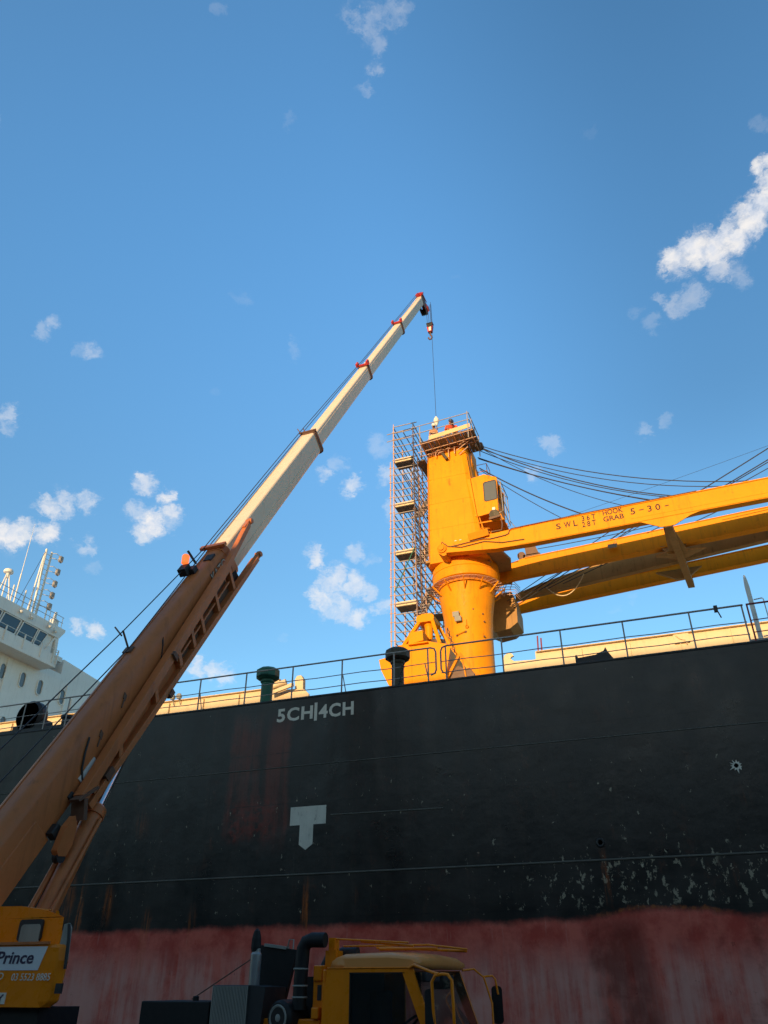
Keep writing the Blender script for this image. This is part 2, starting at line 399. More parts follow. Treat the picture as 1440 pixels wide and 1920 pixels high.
# load mark like a T with a pointed foot
T = MB(); T.prism([(-11.27, 6.79), (-10.10, 6.79), (-10.10, 6.27), (-10.50, 6.27), (-10.50, 5.73), (-10.72, 5.58), (-10.94, 5.73), (-10.94, 6.27), (-11.27, 6.27)], 'y', HY - .005, HY + .02)
T.build('hull_mark', M['markwhite'], ship)
LX, LY = (1, 0, 0), (0, 0, 1)
letters('hull_lettering', '5CH', M['letterwhite'], ship, (-11.96, HY, 9.43), LX, LY, 1.27, .44, bold=.030, space=1.12)
letters('hull_lettering', '4CH', M['letterwhite'], ship, (-10.48, HY, 9.41), LX, LY, 1.20, .44, bold=.030, space=1.12)
br = MB(); br.box(-10.64, -10.54, HY - .006, HY + .02, 9.36, 9.94); br.build('hull_lettering', M['letterwhite'], ship)
d = MB(); d.prism([(x * .999, y + (.15 if y < 37 else -.15)) for x, y in plan], 'z', DK, DK + .02); d.build('deck', paint('deck paint', (.10, .035, .03), .7, .2, .3), ship)

# guard rails
RY = 22.05
def rail(x0, x1, posts, stays=(), zt=11.28, endl=None, endr=None, mat='rail', mids=(10.78, 10.42)):
    r = MB()
    lo = mids[1]
    def end(x, sgn):
        return [(x + sgn * .12 * (1 - math.cos(t)) - sgn * .12, RY, lo + .1 + (zt - .12 - lo - .1 + .12) * 0 + 0) for t in (0,)]
    pts = []
    if endl == 'loop': pts += [(x0 + .18, RY, lo - .03), (x0 + .05, RY, lo + .01), (x0, RY, lo + .12), (x0, RY, zt - .16), (x0 + .05, RY, zt - .04), (x0 + .18, RY, zt)]
    else: pts += [(x0, RY, zt)]
    if endr == 'loop': pts += [(x1 - .18, RY, zt), (x1 - .05, RY, zt - .04), (x1, RY, zt - .16), (x1, RY, lo + .12), (x1 - .05, RY, lo + .01), (x1 - .18, RY, lo - .03)]
    else: pts += [(x1, RY, zt)]
    r.path(pts, .028, 8)
    for z in mids:
        n = max(2, int((x1 - x0) / .8))
        r.path([(x0 + (x1 - x0) * i / n, RY, z + .012 * math.sin(i * 2.1)) for i in range(n + 1)], .014, 6)
    o = r.build('guard_rail', M[mat], ship)
    for x in posts:
        p = MB(); p.box(x - .022, x + .022, RY - .012, RY + .012, DK, zt - .02); p.build('rail_post', M[mat], o)
    for x in stays:
        p = MB(); p.beam((x + .03, RY, DK + .62), (x + .14, RY + .05, DK), .03, .03); p.build('rail_stay', M[mat], o)
    return o
rail(-64, -19.6, [-22.68 - 2.05 * i for i in range(0, 20)] + [-21.63, -20.65, -19.75])
rail(-17.2, -6.56, [-17.1, -15.07, -13.27, -11.52, -9.74, -7.95, -6.82], (-15.07, -9.74, -6.95), endr='loop')
rail(-6.40, 2.42, [-6.24, -4.46, -2.67, -.86, .98, 2.38], (), endl='loop')
rail(2.50, 39, [2.52, 4.4, 6.3, 8.2, 10.1, 12], (), mat='railred', mids=(10.80, 10.45))
ch = MB()
for i in range(7):
    t = i / 6; ch.torus((-7.62 - .16 * t, RY - .02, 10.86 - .62 * t), (math.cos(i * 1.6), math.sin(i * 1.6), .2), .045, .013, 10, 5)
ch.build('rail_chain', M['dark'], ship)
cl = MB(); cl.box(1.66, 1.76, RY - .05, RY + .05, 11.18, 11.36); cl.tube((1.74, RY - .03, 11.2), (1.80, RY - .03, 10.98), .018, 6); cl.build('rail_clamp', M['dark'], ship)

# mushroom ventilators, octagonal heads
def vent(x, y, m, top):
    v = MB(); v.lathe([(.20, 0), (.20, top - DK - .55), (.24, top - DK - .50), (.24, top - DK - .42), (.30, top - DK - .40)], (x, y, DK), 24)
    o = v.build('ventilator', M[m], ship)
    hh = MB(); hh.lathe([(.30, top - DK - .42), (.41, top - DK - .34), (.41, top - DK - .10), (.30, top - DK - .02), (.12, top - DK), (0, top - DK)], (x, y, DK), 10)
    for f in range(len(hh.sm)): hh.sm[f] = False
    hh.build('ventilator_hood', M[m], o, bevel=.012)
vent(-12.76, 22.6, 'green', 11.56)
vent(-8.02, 22.6, 'darkvent', 11.62)

# hatch coamings: steel walls round the holds, seen lit above the deck edge
CY = 27.0
def coaming(x0, x1, zt, outline=None):
    c = MB(); c.prism(outline or [(x0, DK), (x0, zt), (x1, zt), (x1, DK)], 'y', CY, CY + .12)
    c.box(x0, x1, CY + .12, 47, DK + .02, zt - .25)
    o = c.build('hatch_coaming', M['cream'], ship)
    n = int((x1 - x0) / 1.6)
    st_ = MB()
    for i in range(1, n):
        x = x0 + (x1 - x0) * i / n
        st_.box(x - .012, x + .012, CY - .10, CY - .003, DK, zt - .12)
    st_.box(x0 + .05, x1 - .05, CY - .14, CY - .003, zt - .06, zt - .035)
    st_.build('coaming_stay', M['cream'], o)
    cov = MB()
    k = 6
    for i in range(k):
        a0 = x0 + .2 + (x1 - x0 - .4) * i / k; a1 = x0 + .2 + (x1 - x0 - .4) * (i + 1) / k - .05
        cov.box(a0, a1, CY + 2.6, 46, zt - .24, zt - .02)
    cov.build('hatch_cover', M['cream'], o)
    return o
cL = coaming(-40, -14.8, 12.54)
cR = coaming(-4.25, 34, 12.62)
e = MB(); e.prism([(-5.45, DK), (-5.45, 12.45), (-5.40, 12.62), (-5.24, 12.71), (-5.10, 12.66), (-5.05, 12.56), (-5.14, 12.54), (-5.18, 12.47), (-5.05, 12.36), (-4.34, 12.32), (-4.25, 12.34), (-4.25, DK)], 'y', CY, CY + .1)
e.build('coaming_bracket', M['cream'], cR)
e = MB(); e.prism([(-14.80, DK), (-14.80, 12.42), (-13.90, 12.36), (-13.55, 12.30), (-13.35, 12.10), (-13.3, DK)], 'y', CY + .004, CY + .10)
e.prism([(-13.95, 12.3), (-13.98, 12.75), (-13.9, 12.9), (-13.72, 12.9), (-13.62, 12.75), (-13.6, 12.3)], 'y', CY - .02, CY + .2)
e.tube((-14.9, CY - .35, 12.42), (-14.25, CY - .25, 12.62), .12, 12); e.tube((-14.9, CY - .3, 12.68), (-14.5, CY - .3, 12.66), .09, 12)
e.beam((-14.9, CY - .3, 12.2), (-13.9, CY - .3, 12.45), .1, .14)
e.build('coaming_bracket', M['cream'], cL)
e = MB(); e.tube((-4.15, CY + .1, 12.6), (-4.12, CY + .1, 13.25), .03, 6); e.tube((-4.02, CY + .1, 12.6), (-4.00, CY + .1, 13.15), .03, 6); e.build('coaming_pin', M['railred'], cR)
e = MB(); e.box(.55, 1.05, CY - .08, CY - .01, 12.22, 12.56); e.path([(.62, CY - .1, 12.5), (.75, CY - .12, 12.35), (.9, CY - .1, 12.3), (.95, CY - .1, 12.15)], .015, 6); e.build('junction_box', M['cream'], cR)
# two floodlights on the aft coaming
for x in (-19.62, -19.3):
    e = MB(); e.lathe([(.11, 0), (.13, .05), (.09, .16), (0, .18)], (x, CY - .28, 12.62), 14, (0, 1, -.1)); e.beam((x, CY - .05, 12.3), (x, CY - .2, 12.6), .03, .03); e.build('deck_lamp', M['grey'], cL)
# dark upright shape just inboard of the rail
e = MB(); e.prism([(-2.42, DK + .02), (-2.42, 10.75), (-2.36, 10.76), (-2.34, 10.66), (-1.8, 10.70), (-1.66, 10.76), (-1.56, 10.79), (-1.5, 10.9), (-1.44, 10.74), (-1.30, 10.5), (-1.22, DK + .02)], 'y', 22.9, 23.6); e.build('dark_deck_shape', M['dark'], ship, bevel=.02)
# white pole with grab handle at the rail
e = MB(); e.lathe([(.065, 0), (.065, 2.0), (.045, 2.25), (.02, 2.36), (0, 2.37)], (2.72, 22.6, DK - .1), 12); o = e.build('gangway_pole', M['whitetrim'], ship)
e = MB(); e.path([(2.80, 22.6, 11.62), (3.02, 22.6, 11.64), (3.05, 22.6, 11.6), (3.05, 22.6, 10.56), (3.0, 22.6, 10.52), (2.8, 22.6, 10.50)], .018, 6); e.build('pole_handle', M['whitetrim'], o)
e = MB(); e.box(2.45, 4.4, 22.5, 22.7, 10.33, 10.42); e.box(2.45, 2.53, 22.5, 22.7, DK, 10.33); e.build('rail_step', M['rail'], ship)
# panama fairlead
e = MB(); e.lathe([(.52, 0), (.60, .12), (.60, .38), (.52, .5), (.34, .5), (.28, .38), (.28, .12), (.34, 0), (.52, 0)], (-22.6, 22.15, 10.83), 28, (0, 1, 0))
e.prism([(-23.2, DK), (-23.2, 10.5), (-22.95, 10.45), (-22.25, 10.45), (-21.75, 10.62), (-21.6, DK)], 'y', 22.2, 22.6)
e.build('fairlead', M['dark'], ship)
e = MB(); e.lathe([(.22, 0), (.2, .6), (.26, .66), (.26, .74), (0, .76)], (-21.35, 22.9, DK), 16); e.build('bollard', M['dark'], ship)
e = MB(); e.box(-64, -20.2, 22.06, 22.14, DK, 10.30); e.build('deck_kerb', M['dark'], ship)

# ------------------------------------------------------------------ superstructure aft
BX = -44.0
sup = MB()
sup.prism([(24, DK), (24, 23.5), (46.7, 23.5), (46.7, 24.72), (52, 24.3), (52, DK)], 'x', -58, BX - 1.2)
sup_o = sup.build('superstructure', M['white'], ship)
w = MB()   # wheelhouse body with bulwark walkway and roof slab
w.box(BX - 1.4, BX + .25, 24, 44.46, 23.06, 24.02)
w.box(-56, BX - .1, 24, 44.0, 24.0, 26.25)
w.build('wheelhouse', M['white'], sup_o, bevel=.03)
w = MB(); w.prism([(24, 25.42), (24, 26.3), (44.78, 26.3), (44.78, 26.1), (44.3, 25.42)], 'x', -57, BX + .12); w.build('wheelhouse_roof', M['white'], sup_o, bevel=.03)
w = MB(); w.prism([(43.2, 24.02), (43.9, 25.42), (44.35, 25.42), (44.46, 24.02), (44.3, 24.02), (44.05, 25.24), (43.92, 25.24), (43.5, 24.12)], 'x', BX - .6, BX + .05); w.build('bridge_wing_frame', M['white'], sup_o)
w = MB(); w.box(-56, BX - 1.22, 44.5, 46.5, 24.4, 24.78); w.build('side_bulwark', M['white'], sup_o)
# windows: slanted panes between mullions
def bwin(y0, y1, y2, y3):
    g_ = MB(); zt, zb = 25.36, 24.15
    g_.loft([[(BX + .02, y0, zt), (BX + .02, y1, zt), (BX - .02, y2, zb), (BX - .02, y3, zb)], [(BX - .3, y0, zt), (BX - .3, y1, zt), (BX - .3, y2, zb), (BX - .3, y3, zb)]])
    o = g_.build('bridge_window', M['glass'], sup_o)
    fr = MB()
    P = [(BX + .03, y0, zt), (BX + .03, y1, zt), (BX - .0, y2, zb), (BX - .0, y3, zb)]
    for i in range(4): fr.beam(P[i], P[(i + 1) % 4], .07, .09, (1, 0, 0))
    fr.build('window_frame', M['white'], o)
for q in ((40.60, 42.12, 41.80, 40.26), (42.28, 43.16, 42.62, 41.98), (38.72, 40.36, 40.04, 38.4), (36.9, 38.5, 38.2, 36.6), (35.1, 36.7, 36.4, 34.8), (33.3, 34.9, 34.6, 33)): bwin(*q)
# portholes
def porthole(y, z, hw=.25, hh=.56, x=BX - 1.2):
    n = 10
    def ol(k):
        return [(y + (hw + k) * math.cos(t), z + (hh - hw) + (hw + k) * math.sin(t)) for t in [math.pi * i / n for i in range(n + 1)]] + [(y - (hw + k) * math.cos(t), z - (hh - hw) - (hw + k) * math.sin(t)) for t in [math.pi * i / n for i in range(n + 1)]]
    p = MB(); p.prism(ol(0), 'x', x, x + .012); o = p.build('porthole', M['glassgrey'], sup_o)
    f_ = MB(); a_, b_ = ol(0), ol(.06)
    f_.loft([[(x, *p_) for p_ in b_], [(x + .09, *p_) for p_ in b_], [(x + .09, *p_) for p_ in a_], [(x + .012, *p_) for p_ in a_]], False)
    f_.build('porthole_rim', M['whitetrim'], o)
PX = (BX - 1.2) / BX
for y in (39.85, 41.81, 43.59, 46.04, 37.9, 36.0): porthole(2.2 * 0 + y * PX, 2.2 + (21.27 - 2.2) * PX)
for y in (38, 41, 44, 47): porthole(y * PX, 18.2)
for y in (47.6, 41.2):
    w = MB(); w.tube((BX - 1.12, y, DK), (BX - 1.12, y, 22.9), .05, 8); w.build('drain_pipe', M['white'], sup_o)
w = MB(); w.box(BX - 1.2, BX - 1.12, 48.4, 49.2, 20.0, 22.0); w.build('side_door', M['white'], sup_o, bevel=.04)
# roof rail, walkway rail, posts
w = MB()
for z in (27.2, 26.75): w.tube((BX + .05, 24, z), (BX + .05, 44.4, z), .022, 6)
o = w.build('roof_rail', M['rail'], sup_o)
for y in (44.3, 42.9, 41.4, 40.0, 38.5, 37.0): 
    p = MB(); p.tube((BX + .05, y, 26.3), (BX + .05, y, 27.2), .028, 6); p.build('rail_post', M['whitetrim'], sup_o)
w = MB(); w.tube((BX + .3, 24, 24.4), (BX + .3, 44.42, 24.4), .022, 6); w.build('walkway_rail', M['whitetrim'], sup_o)
for y in (38.98, 40.85, 42.65, 44.38):
    p = MB(); p.box(BX + .26, BX + .34, y - .04, y + .04, 23.3, 24.42); p.build('rail_post', M['whitetrim'], sup_o)
p = MB(); p.box(BX + .26, BX + .34, 43.9, 43.98, 23.3, 24.42)
for z in (23.5, 23.85, 24.2): p.box(BX + .28, BX + .32, 43.98, 44.34, z, z + .05)
p.build('wing_ladder', M['whitetrim'], sup_o)
# lamps under the roof edge
for y, z in ((39.9, 25.9), (41.0, 25.85), (42.9, 25.9), (43.6, 25.75)):
    p = MB(); p.lathe([(.05, 0), (.12, .05), (.14, .22), (.06, .3)], (BX + .16, y, z), 10, (1, 0, -.3)); p.box(BX + .1, BX + .2, y - .05, y + .05, z + .1, z + .32); p.build('bridge_lamp', M['whitetrim'], sup_o)
# satellite dome on tripod
p = MB(); p.lathe([(.2, 0), (.34, .05), (.36, .18), (.30, .30), (.14, .38), (0, .4)], (BX - .6, 38.6, 28.55), 20)
for q in ((0, -.45), (-.3, .3), (.35, .3)): p.tube((BX - .6 + q[0] * .2, 38.6 + q[1] * .2, 28.5), (BX - .6 + q[0] * 1.3, 38.6 + q[1] * 1.1, 26.3), .05, 8)
p.tube((BX - .6, 38.6, 28.2), (BX - .6, 38.6, 28.6), .12, 10); p.build('satellite_dome', M['whitetrim'], sup_o)
p = MB(); p.lathe([(.055, 0), (.05, 2.4), (.03, 2.5), (.022, 5.0), (.008, 6.8), (0, 6.8)], (BX, 39.25, 26.3), 8); p.build('whip_antenna', M['whitetrim'], sup_o)
for y, hgt in ((40.2, 1.5), (40.9, 1.1), (39.0, 1.4), (41.25, 2.6), (42.6, 1.3)):
    p = MB(); p.lathe([(.05, 0), (.045, hgt * .8), (.07, hgt * .82), (.05, hgt), (0, hgt + .03)], (BX - .1, y, 26.3), 8); p.build('roof_aerial', M['whitetrim'], sup_o)
# signal mast with lamp arms
mast = MB()
for y, yo in ((41.35, 41.05), (41.75, 41.65)): mast.tube((BX - .2, y, 26.3), (BX - .2, yo + .15, 31.9), .085, 8)
mast.tube((BX - .7, 41.3, 26.3), (BX - .35, 41.25, 31.6), .06, 8)
for i in range(12): mast.tube((BX - .2, 41.37 - .014 * i, 26.7 + i * .44), (BX - .2, 41.78 - .004 * i, 26.7 + i * .44), .025, 6)
mast_o = mast.build('signal_mast', M['whitetrim'], sup_o)
for i, z in enumerate((31.5, 30.35, 29.3, 28.3, 27.35)):
    q = MB(); q.path([(BX - .2, 41.7, z + .25), (BX + .1, 42.0, z + .32), (BX + .15, 42.35, z + .25), (BX + .1, 42.55, z)], .03, 6); q.path([(BX - .2, 41.7, z - .1), (BX + .1, 42.0, z - .16), (BX + .1, 42.45, z - .05)], .03, 6)
    q.build('lamp_arm', M['whitetrim'], mast_o)
    q = MB(); q.box(BX - .02, BX + .22, 42.42, 42.72, z + .02 - .15, z + .32); q.lathe([(.10, 0), (.13, .2)], (BX + .1, 42.45, z - .12), 10, (.2, 1, 0)); q.build('signal_lamp', M['rail'], mast_o)
p = MB(); p.tube((BX - .2, 41.15, 31.7), (BX - .1, 39.6, 26.4), .018, 6); p.build('mast_stay', M['wire'], sup_o)
p = MB(); p.lathe([(.32, 0), (.36, .1), (.36, .55), (.2, .7), (.12, .75), (.1, 1.2), (.13, 1.25), (0, 1.3)], (BX - .4, 43.9, 26.3), 14); p.tube((BX - .3, 43.6, 26.3), (BX - .3, 43.7, 27.3), .06, 8); p.build('compass_stand', M['whitetrim'], sup_o)

# ------------------------------------------------------------------ deck crane
CX, CYY = -8.89, 36.0
crane = thing('deck_crane', (CX, CYY, DK), 'tall yellow ship deck crane with round pedestal, side cab and long level jib', 'ship crane')
p = MB(); p.lathe([(1.18, 0), (1.18, 6.0), (1.20, 7.2), (1.27, 8.2), (1.40, 9.0), (1.46, 9.7), (1.46, 9.85)], (CX, CYY, DK), 64); ped = p.build('pedestal', M['yellow'], crane)
p = MB(); p.lathe([(1.50, 9.85), (1.74, 9.95), (1.76, 10.05), (1.76, 10.42), (1.79, 10.44), (1.79, 10.48), (1.755, 10.5), (1.755, 10.86), (1.69, 10.9), (1.69, 10.96), (1.74, 10.97), (1.70, 11.12), (1.3, 11.2)], (CX, CYY, DK), 72); p.build('slewing_ring', M['yellow'], crane)
# bolts round the ring
p = MB()
for i in range(72):
    t = 2 * math.pi * i / 72; p.lathe([(.035, 10.885), (.035, 10.965)], (CX + 1.725 * math.cos(t), CYY + 1.725 * math.sin(t), DK), 6)
p.build('ring_bolts', M['yellow_dirty'], crane)
# grating walkway round the pedestal, with brackets
wk = MB()
for rr in (1.56, 1.66, 1.76, 1.86, 1.96): wk.torus((CX, CYY, DK + 9.72), (0, 0, 1), rr, .014, 64, 4)
for i in range(36):
    t = 2 * math.pi * i / 36; wk.beam((CX + 1.5 * math.cos(t), CYY + 1.5 * math.sin(t), DK + 9.72), (CX + 1.98 * math.cos(t), CYY + 1.98 * math.sin(t), DK + 9.72), .012, .03)
wk_o = wk.build('ring_walkway', M['steel'], crane)
for i in range(12):
    t = 2 * math.pi * (i + .35) / 12
    b_ = MB(); b_.beam((CX + 1.44 * math.cos(t), CYY + 1.44 * math.sin(t), DK + 9.25), (CX + 1.97 * math.cos(t), CYY + 1.97 * math.sin(t), DK + 9.68), .05, .08); b_.build('walkway_bracket', M['yellow_dirty'], wk_o)
# fixtures on the pedestal: floodlight pair, hook, rung, rust bosses
def on_ped(dx, z, r=1.2):
    return V(CX + dx, CYY - math.sqrt(r * r - dx * dx), z)
for dx, z in ((-.28, 18.05), (-.18, 17.78)):
    q = on_ped(dx, z, 1.27); e = MB(); e.obox(q + V(0, -.14, 0), (1, 0, 0), (0, 1, .25), (0, -.25, 1), .17, .07, .13); e.beam(q + V(0, .05, -.05), q + V(0, -.12, -.02), .05, .05); e.build('floodlight', M['grey'], crane, bevel=.02)
e = MB(); a_, b_ = on_ped(-.33, 17.0), on_ped(.12, 17.12); e.path([a_ + V(0, .03, 0), a_ + V(0, -.1, 0), b_ + V(0, -.1, 0), b_ + V(0, .03, 0)], .022, 6); e.build('rung', M['yellow_dirty'], crane)
for dx, z in ((-.33, 17.0), (.12, 17.12)):
    e = MB(); e.lathe([(.07, 0), (.05, .05), (0, .06)], on_ped(dx, z), 10, (dx, -1, 0)); e.build('rung_boss', M['collar'], crane)
e = MB(); q = on_ped(.2, 17.45); e.path([q + V(0, .02, .3), q + V(0, -.07, .28), q + V(0, -.07, 0)], .018, 6); e.torus(q + V(0, -.07, -.08), (0, 1, 0), .07, .02, 12, 6); e.build('lashing_eye', M['yellow_dirty'], crane)
for dx, z in ((.55, 18.3), (.95, 18.1), (.99, 17.7), (.95, 16.9)):
    e = MB(); e.lathe([(.05, 0), (.04, .04), (0, .045)], on_ped(dx, z, 1.25), 8, (dx, -1, 0)); e.build('pad_eye', M['collar'], crane)
# housing: tapering tower above the slewing ring
HF = 34.4
def hsec(z, xl, xr, yb):
    return [(xl, HF + .38, z), (xl + .06, HF + .30, z), (xl + .20, HF + .02, z), (xl + .34, HF, z), (xr - .22, HF, z), (xr, HF + .10, z), (xr + .10, HF + .4, z), (xr + .10, yb, z), (xl, yb, z)]
hs = MB(); hs.loft([hsec(20.98, -10.55, -7.35, 38.2), hsec(21.9, -10.53, -7.55, 38.2), hsec(27.5, -10.44, -8.10, 37.2), hsec(28.02, -10.43, -8.15, 37.2)])
hs.build('housing', M['yellow'], crane, bevel=.02)
e = MB(); e.box(-10.2, -8.05, 34.75, 36.9, 28.0, 28.75); e.build('housing_head', M['yellow'], crane, bevel=.03)
e = MB()
for zz in (23.0, 24.6, 26.2): e.beam((-10.5 + .02, HF - .004, zz), (-7.6 - (zz - 22) * .1, HF - .004, zz), .008, .012)
e.beam((-8.06, HF - .01, 27.45), (-7.53, HF - .01, 21.95), .02, .03); e.build('housing_seam', M['yellow_dirty'], crane)
# base plate and dark underside
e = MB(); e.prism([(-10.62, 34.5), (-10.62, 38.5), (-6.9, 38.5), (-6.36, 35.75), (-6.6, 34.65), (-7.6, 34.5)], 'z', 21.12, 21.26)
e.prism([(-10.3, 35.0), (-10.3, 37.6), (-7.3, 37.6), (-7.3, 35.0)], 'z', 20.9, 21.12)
e.build('base_plate', M['grime_shade'], crane)
# second machinery house hung behind the column, underside in view
e = MB(); e.prism([(-8.6, 18.7), (-8.0, 18.35), (-7.22, 18.45), (-6.78, 18.75), (-6.76, 19.6), (-6.95, 20.55), (-8.8, 20.55)], 'y', 38.3, 39.9); e.build('machinery_house', M['grime_shade'], crane, bevel=.02)
e = MB()
for x in (-6.95, -7.25, -7.55): 
    e.path([(x, 37.6, 20.0), (x + .1, 37.5, 20.4), (x + .35, 37.4, 20.9)], .02, 6)
for z in (20.05, 20.2, 20.35, 20.5, 20.65, 20.8): e.path([(-7.6, 37.55, z), (-7.0, 37.5, z), (-6.6, 37.45, z - .1), (-6.45, 38.2, z - .15)], .016, 6)
e.build('cage_ladder', M['steel'], crane)
# operator cab
CF = 34.38
cabp = [(-8.1, 25.72), (-7.15, 25.86), (-6.48, 25.52), (-6.55, 23.42), (-7.48, 23.30), (-7.72, 23.3)]
e = MB(); e.prism(cabp, 'y', CF, CF + .06); e.prism([(-8.1, 25.72), (-7.15, 25.86), (-6.50, 25.50), (-6.56, 25.40), (-7.15, 25.72), (-8.0, 25.6)], 'y', CF + .06, 36.1)
e.prism([(-7.9, 23.36), (-6.55, 23.42), (-6.55, 23.52), (-7.9, 23.48)], 'y', CF + .06, 36.1)
e.box(-8.1, -6.56, 36.04, 36.1, 23.4, 25.6)
for y in (CF + .08, 35.2, 36.02): e.beam((-6.56, y, 23.45), (-6.50, y, 25.5), .07, .07)
e.beam((-6.55, CF + .06, 24.1), (-6.53, 36.1, 24.1), .06, .06)
e.box(-6.58, -6.53, CF + .06, 36.05, 23.45, 24.08)
cab = e.build('operator_cab', M['yellow'], crane, bevel=.012)
def rrect(x0, x1, z0, z1, r, skew=0.0, n=5):
    pts = []
    for cx, cz, a in ((x1 - r, z1 - r, 0), (x0 + r, z1 - r, 90), (x0 + r, z0 + r, 180), (x1 - r, z0 + r, 270)):
        for i in range(n + 1):
            t = R(a + 90 * i / n); x, z = cx + r * math.cos(t), cz + r * math.sin(t); pts.append((x, z + skew * (x - x0)))
    return pts
e = MB(); e.prism(rrect(-7.19, -6.53 - .02, 24.14, 25.30, .09, .05), 'y', CF - .006, CF + .03); wn = e.build('cab_window', M['glassgrey'], cab)
e = MB(); a_ = rrect(-7.19, -6.55, 24.14, 25.30, .09, .05); b_ = rrect(-7.23, -6.51, 24.10, 25.34, .12, .05)
e.loft([[(x, CF - .002, z) for x, z in b_], [(x, CF - .02, z) for x, z in b_], [(x, CF - .02, z) for x, z in a_], [(x, CF - .004, z) for x, z in a_]], False); e.build('window_seal', M['dark'], wn)
e = MB(); e.box(-6.545, -6.525, CF + .12, 35.15, 24.14, 25.4); e.box(-6.545, -6.525, 35.25, 35.98, 24.14, 25.4); e.build('cab_side_window', M['clear'], cab)
e = MB(); e.box(-7.6, -7.1, 35.0, 35.5, 23.6, 24.0); e.box(-7.7, -7.58, 35.0, 35.5, 23.9, 24.7); e.build('cab_seat', M['interior'], cab)
e = MB(); e.box(-7.9, -7.25, 34.7, 35.9, 25.78, 26.05); e.build('cab_roof_box', M['collar'], cab, bevel=.02)
e = MB()
for y in (CF + .05, 35.3, 36.1): e.path([(-6.5, y, 25.45), (-6.3, y, 25.2), (-6.28, y, 23.4), (-6.5, y, 23.3)], .025, 6)
for z in (25.2, 24.2, 23.45): e.tube((-6.28, CF + .05, z), (-6.28, 36.1, z), .022, 6)
e.path([(-6.28, 36.1, 23.7), (-5.98, 36.2, 23.2), (-6.0, 36.2, 22.95), (-6.28, 36.1, 23.2)], .02, 6)
e.build('cab_guard', M['rail'], cab)
e = MB(); e.box(-7.75, -6.3, CF + .1, 36.0, 22.9, 22.98)
for a_, b_ in (((-7.6, CF + .15, 23.35), (-7.35, CF + .15, 22.2)), ((-6.5, CF + .15, 23.4), (-6.35, CF + .15, 22.9)), ((-7.0, 35.6, 23.4), (-7.3, 35.0, 22.2)), ((-6.4, 35.8, 23.4), (-6.4, 35.8, 22.9)), ((-7.75, CF + .12, 22.9), (-7.3, CF + .12, 22.1))): e.beam(a_, b_, .06, .06)
for z in (22.5, 22.3, 22.7): e.beam((-7.65, CF + .2, z), (-7.1, CF + .25, z - .1), .03, .03)
e.build('cab_bracket', M['yellow_dirty'], cab)
e = MB(); e.path([(-6.95, 33.9, 22.75), (-6.35, 33.9, 22.8), (-6.3, 33.9, 22.3), (-6.35, 33.9, 21.95), (-6.9, 33.9, 21.95)], .035, 6); e.beam((-6.95, 33.9, 22.72), (-6.35, 33.9, 22.80), .1, .12); e.build('cab_step', M['collar'], cab)
e = MB(); e.lathe([(.10, -.16), (.20, -.10), (.26, .0), (.27, .05), (.22, .06), (.02, .02), (0, .02)], (-6.72, 34.2, 23.12), 20, (.1, -1, -.15)); e.beam((-6.72, 34.3, 23.3), (-6.72, 34.35, 23.5), .05, .05); e.build('searchlight', M['darkvent'], crane)
e = MB(); e.box(-6.80, -6.64, 34.1, 34.3, 23.34, 23.52); e.build('searchlight_sunlit_top', M['whitetrim'], crane, bevel=.03)  # white block paints in the sunlit top of the lamp
# jib girders
def girder(y0l, y0r, xl, xr, zl, zr, hgt, th, mat='yellow'):
    e = MB(); dz = (zr - zl) / (xr - xl)
    def sec(x, zb, zt):
        y = y0l + (y0r - y0l) * (x - xl) / (xr - xl)
        return [(x, y, zb), (x, y, zt), (x, y + th, zt), (x, y + th, zb)]
    return e, sec
GZ = lambda x: 20.69 + .020 * (x + 5)
G1Y = 33.5
e = MB()
def s1(x, zb, zt): return [(x, G1Y, zb), (x, G1Y, zt), (x, G1Y + .42, zt), (x, G1Y + .42, zb)]
e.loft([s1(-9.45, 21.02, 21.5), s1(-9.2, 20.98, 21.55), s1(-6.6, 20.72, 21.62), s1(-5.0, GZ(-5), 21.72), s1(30, GZ(30), GZ(30) + 1.05)])
g1 = e.build('jib_girder', M['yellow'], crane, bevel=.012)
e = MB(); e.loft([[(x, G1Y - .05, z), (x, G1Y - .05, z + .05), (x, G1Y - .003, z + .05), (x, G1Y - .003, z)] for x, z in ((-5.9, 21.60), (-5.0, 21.675), (30, GZ(30) + 1.0))])
e.loft([[(x, G1Y - .03, z), (x, G1Y - .03, z + .03), (x, G1Y - .003, z + .03), (x, G1Y - .003, z)] for x, z in ((-5.5, 20.72), (-5.0, GZ(-5) + .03), (30, GZ(30) + .03))])
e.loft([[(x, G1Y - .012, z), (x, G1Y - .012, z + .02), (x, G1Y - .002, z + .02), (x, G1Y - .002, z)] for x, z in ((-.1, GZ(-.1) + .26), (30, GZ(30) + .26))])
e.box(-.12, -.09, G1Y - .012, G1Y - .002, GZ(0) + .02, GZ(0) + 1.0)
e.build('girder_flange', M['yellow'], g1)
e = MB(); e.path([(-8.9, G1Y - .07, 21.25), (-8.0, G1Y - .07, 21.32), (-7.3, G1Y - .07, 21.38), (-6.9, G1Y - .06, 21.3), (-6.1, G1Y - .06, 21.36), (-5.95, G1Y - .06, 21.42), (-5.9, G1Y - .06, 21.58), (-5.8, G1Y - .07, 21.66), (-2, G1Y - .07, 21.79), (0, G1Y - .07, 21.83), (3, G1Y - .07, 21.89)], .022, 6)
e.path([(-9.6, G1Y + .5, 21.75), (-9.4, G1Y - .06, 21.6), (-9.1, G1Y - .06, 21.3), (-8.4, G1Y - .06, 21.12), (-7.2, G1Y - .06, 21.22), (-6.3, G1Y - .06, 20.98), (-5.2, G1Y - .06, 20.95)], .02, 6)
e.build('girder_hose', M['collar'], g1)
